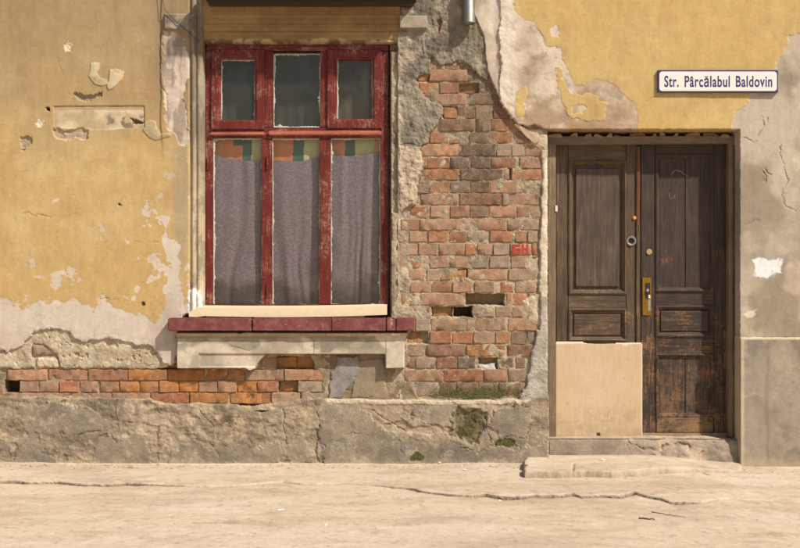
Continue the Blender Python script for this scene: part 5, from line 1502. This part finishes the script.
def street():
    xs = np.concatenate([[-120, -40, -14, -6], np.arange(-3.7, 3.7, .010), [6, 14, 40, 120]])
    ys = np.concatenate([np.arange(-.50, -2.9, -.010), [-3.2, -4, -6, -9, -16, -40, -120]])
    X, Y = np.meshgrid(xs, ys)
    lipd = np.interp(X, lx, ly) - Y
    lh = np.interp(X, hx, hh)
    Z = drop(X) - lh + .004 * fbm(X * 100, Y * 100, 70, 4, 4) + .0010 * fbm(X * 100, Y * 100, 6, 4, 8)
    Z = np.where(lipd > -.05, Z, Z - .004)
    Z = Z + .006 * sstep(.02, .25, lipd) * sstep(.007, .012, lh)
    dd = lipd - lip_wob(X, Y)
    pxs = 400 + X / S * 1.13
    run = np.interp(pxs, [-20, 8, 60, 110, 128, 150, 190, 270, 300, 330, 390, 430, 470, 560, 640, 668, 690, 740, 760, 800], [.8, .8, .7, 1, 1, .6, .3, .45, .6, .35, .75, .9, 1, 1, 1, .8, .25, .15, .3, .35])
    gapw = (.010 + .020 * run) * (.75 + .6 * sstep(-.5, .6, fbm(X * 100, Y * 0, 22, 4, 3)))
    gap = sstep(gapw, gapw * .45, np.abs(dd - gapw * .55)) * sstep(.1, .35, run + .25 * fbm(X * 100, Y * 0, 30, 4, 9))
    Z = Z - (.02 + .05 * run) * gap
    Z = Z + .002 * fbm(X * 100, Y * 100, 4, 3, 5) * sstep(.2, .0, dd) * sstep(.007, .013, lh)
    col = ground_col(X + 9, Y)
    col = mixc(col, C(176, 146, 108, .74), sstep(.14, .01, lipd + .05 * fbm(X * 100, Y * 100, 18, 4, 2)) * sstep(.006, .012, lh) * .5)
    col = mixc(col, C(104, 80, 56, .74), gap * .9)  # soil tone in the gap, darkened further for the shade under the lip
    st = np.abs(X - G(232, 522)[0]) / .22 + np.abs(Y - G(232, 522)[1]) / .05; col = mixc(col, C(166, 134, 96, .74), sstep(1.1, .3, st + .7 * fbm(X * 100, Y * 200, 8, 4, 2)) * .5)
    V = np.stack([X, Y, Z], -1).reshape(-1, 3)
    f, used = grid_faces(np.ones(X.shape, bool))
    o = mesh_np('street', V, f, M['ground'], None, col.reshape(-1, 3))
    tag(o, kind='structure')
street()
def slab():
    """worn concrete slab in front of the threshold, its right end trodden into the pavement"""
    xs = np.arange(G(518, 470)[0], G(752, 470)[0], .006); ys = np.arange(.06, -.66, -.006)
    X, Y = np.meshgrid(xs, ys)
    P = [G(526.5, 462.5), G(524.5, 477.5), G(560, 477.5), G(584, 477), G(612, 477.5), G(640, 475.5), G(675, 472.5), G(708, 470.5), G(742, 469), G(745, 462)]
    P = [(P[0][0], .03)] + P[1:-1] + [(P[-1][0], .03)]
    sd = sdf(P, X + .012 * fbm(X * 100, Y * 100, 10, 4, 2), Y + .012 * fbm(X * 100, Y * 100, 10, 4, 5), .5)
    th = .030 * sstep(G(745, 470)[0], G(640, 470)[0], X) + .014
    Z = drop(X) * .8 + th + .003 * fbm(X * 100, Y * 100, 30, 4, 3) + .001 * fbm(X * 100, Y * 100, 5, 3, 7) + .008 * sstep(-.09, 0, Y)
    col = ground_col(X + 4, Y)
    col = mixc(col, C(178, 150, 118, .78), sstep(.006, -.006, sd) * .8)
    col = mixc(col, C(184, 154, 118, .74), sstep(-.08, .0, Y + .02 * fbm(X * 100, Y * 100, 12, 3, 4)) * .5)
    for pts in ([G(573, 477), G(574, 470)], [G(598, 468), G(610, 467)]):
        g = np.exp(-(segdist(pts, X, Y) / .007) ** 2); Z = Z - .008 * g; col = mixc(col, C(140, 112, 84, .74), g * .6)
    Z = Z - .005 * sstep(.012, 0, sd)
    Z = np.where(sd < 0, Z - (th + .03) * sstep(0, -.010, sd), Z)
    f, used = grid_faces(sd > -.018)
    V = np.stack([X, Y, Z], -1).reshape(-1, 3)[used]
    o = mesh_np('concrete_slab', V, f, M['ground'], None, col.reshape(-1, 3)[used])
    tag(o, 'low worn concrete slab lying in front of the door threshold', 'slab')
slab()

# ------------------------------------------------------------------ small things
def scrap(px, py, w, d, mat, name, label, cat, group=None, z=.008, seed=0):
    x, y = G(px, py); rr = random.Random(seed)
    bm = bmesh.new(); n = 4
    g = [[bm.verts.new((w * (i / n - .5) + rr.uniform(-.1, .1) * w, d * (j / n - .5) + rr.uniform(-.1, .1) * d, .003 + rr.uniform(0, .28) * min(w, d))) for i in range(n + 1)] for j in range(n + 1)]
    for j in range(n):
        for i in range(n): bm.faces.new((g[j][i], g[j][i + 1], g[j + 1][i + 1], g[j + 1][i]))
    r = bmesh.ops.extrude_face_region(bm, geom=bm.faces[:])
    for v in [q for q in r['geom'] if isinstance(q, bmesh.types.BMVert)]: v.co.z += .0015
    o = from_bm(name, bm, mat)
    o.scale = (.62, .62, .62)
    o.location = (x, y, float(drop(np.array(x))) + z); o.rotation_euler = (0, 0, rr.uniform(0, 3))
    tag(o, label, cat, group)
    return o
for i, (px, py, w, d, z, lb) in enumerate((
    (465, 470.5, .035, .03, .004, 'white paper scrap on the pavement below the mossy plinth cavity'), (440, 464, .03, .025, .008, 'tiny white paper scrap against the foot of the plinth'),
    (500, 498, .05, .03, -.018, 'white paper scrap in the crack along the pavement edge'), (281, 509, .05, .03, -.008, 'white paper scrap out on the street below the red window'),
    (326, 524, .04, .03, -.008, 'small paper scrap lying far out on the street'), (640, 497.5, .04, .03, -.012, 'white paper scrap at the pavement edge before the cream board'))):
    scrap(px, py, w, d, M['paper'], 'paper_scrap', lb, 'paper', 'paper scraps on the ground', z, i)
scrap(603, 466.5, .04, .03, M['paper'], 'paper_scrap', 'white paper scrap lying on the concrete slab below the door', 'paper', 'paper scraps on the ground', .045, 31)
scrap(131, 467, .05, .035, M['leaf'], 'dry_leaf', 'dry orange leaf on the pavement at the foot of the plinth', 'leaf', None, .006, 20)
def twig(p0, p1, r, label, seed):
    rr = random.Random(seed); bm = bmesh.new(); n = 9; prev = None
    a = Vector((*G(*p0), 0)); b = Vector((*G(*p1), 0)); dr = (b - a).normalized(); sd_ = Vector((-dr.y, dr.x, 0))
    for i in range(n + 1):
        t = i / n; c = a.lerp(b, t) + sd_ * rr.uniform(-.008, .008); rad = r * (1 - .5 * t)
        c.z = float(drop(np.array(c.x))) - .006 + rr.uniform(0, .004)
        lp = [bm.verts.new(c + sd_ * rad * math.cos(k * math.pi / 3) + Vector((0, 0, rad * math.sin(k * math.pi / 3)))) for k in range(6)]
        if prev:
            for k in range(6): bm.faces.new((prev[k], prev[(k + 1) % 6], lp[(k + 1) % 6], lp[k]))
        else: bm.faces.new(lp[::-1])
        prev = lp
    bm.faces.new(prev)
    o = from_bm('twig', bm, M['twig'], None, True); tag(o, label, 'twig', 'twigs on the street')
twig((652, 511), (686, 516.5), .0025, 'long thin twig on the street before the door', 1)
twig((639, 517), (655, 518.5), .0055, 'short thick twig on the street before the door', 2)

def scatter(name, spots, mat, label, cat, shape):
    V = []; F = []
    base = [(1, 0, 0), (-1, 0, 0), (0, 1, 0), (0, -1, 0), (0, 0, 1), (0, 0, -1)]
    tri = [(0, 2, 4), (2, 1, 4), (1, 3, 4), (3, 0, 4), (2, 0, 5), (1, 2, 5), (3, 1, 5), (0, 3, 5)]
    for x, y, z, r in spots:
        o = len(V); s_ = [r * random.uniform(.6, 1.3) * q for q in shape]; t = random.uniform(0, 6)
        for a, b, c in base:
            u = (a * math.cos(t) - b * math.sin(t)); v = (a * math.sin(t) + b * math.cos(t))
            V.append((x + u * s_[0] + random.uniform(-.2, .2) * r, y + v * s_[1] + random.uniform(-.2, .2) * r, z + c * s_[2]))
        F += [(i + o, j + o, k + o) for i, j, k in tri]
    o = mesh_np(name, np.array(V), np.array(F), mat, None, None, False)
    tag(o, label, cat, None, 'stuff')
sp = []
for i in range(2600):
    if i % 3 == 0:
        px = random.uniform(-10, 810); py = random.gauss(467.5, 1.2)
    elif i % 3 == 1:
        px = random.uniform(400, 700); py = float(np.interp(px, [q[0] for q in lip_px], [q[1] for q in lip_px])) + abs(random.gauss(.8, 2.2))
    else:
        px = random.uniform(-10, 810); py = random.uniform(468, 545)
    x, y = G(px, max(py, 464.5))
    lipy = float(np.interp(x, lx, ly))
    z = float(drop(np.array(x))) - (float(np.interp(x, hx, hh)) if y < lipy else -.002)
    if 526 < px < 720 and py < 477: continue
    if i % 3 == 0 and random.random() < .25:
        sp.append((x, y + .03 * random.random(), z + .006, random.uniform(.005, .011))); continue
    sp.append((x, y, z + .002, random.choice((.0012, .0015, .002, .002, .003, .003, .005))))
scatter('pebbles', sp, M['pebble'], 'loose grit and pebbles along the wall foot and pavement edge', 'pebbles', (1, .8, .6))
sp = []
for i in range(7600):
    u = random.random()
    if u < .52:
        px = random.gauss(480, 26); py = 397.8 - abs(random.gauss(0, 5.2)); h = .010 + random.uniform(0, .006)
        if not 430 < px < 527: continue
        n_ = float(fbm(np.array(px), np.array(py), 13, 4, 2))
        if n_ < -.45: continue
        if py < 395: h = .001 + random.uniform(0, .006)
        if py > 396: h = random.uniform(.004, .035)
    elif u < .86:
        px = random.gauss(464, 13); py = random.gauss(424, 11); h = .032 + random.uniform(0, .012)
        if not (440 < px < 496 and 402 < py < 452): continue
        if float(fbm(np.array(px), np.array(py), 12, 4, 9)) < .18: continue
    elif u < .94:
        px = random.gauss(504, 5); py = random.gauss(443, 2); h = .045 + random.uniform(0, .006)
        if not (493 < px < 515): continue
    else:
        px = random.gauss(417, 4); py = random.gauss(457, 2.5); h = .05 + random.uniform(0, .006)
    x, y, z = K(px, py, h)
    sp.append((x, y, z, random.uniform(.0016, .0042)))
scatter('moss', sp, M['moss'], 'green moss growing at the foot of the brickwork and in the plinth cavity', 'moss', (1, .7, 1))
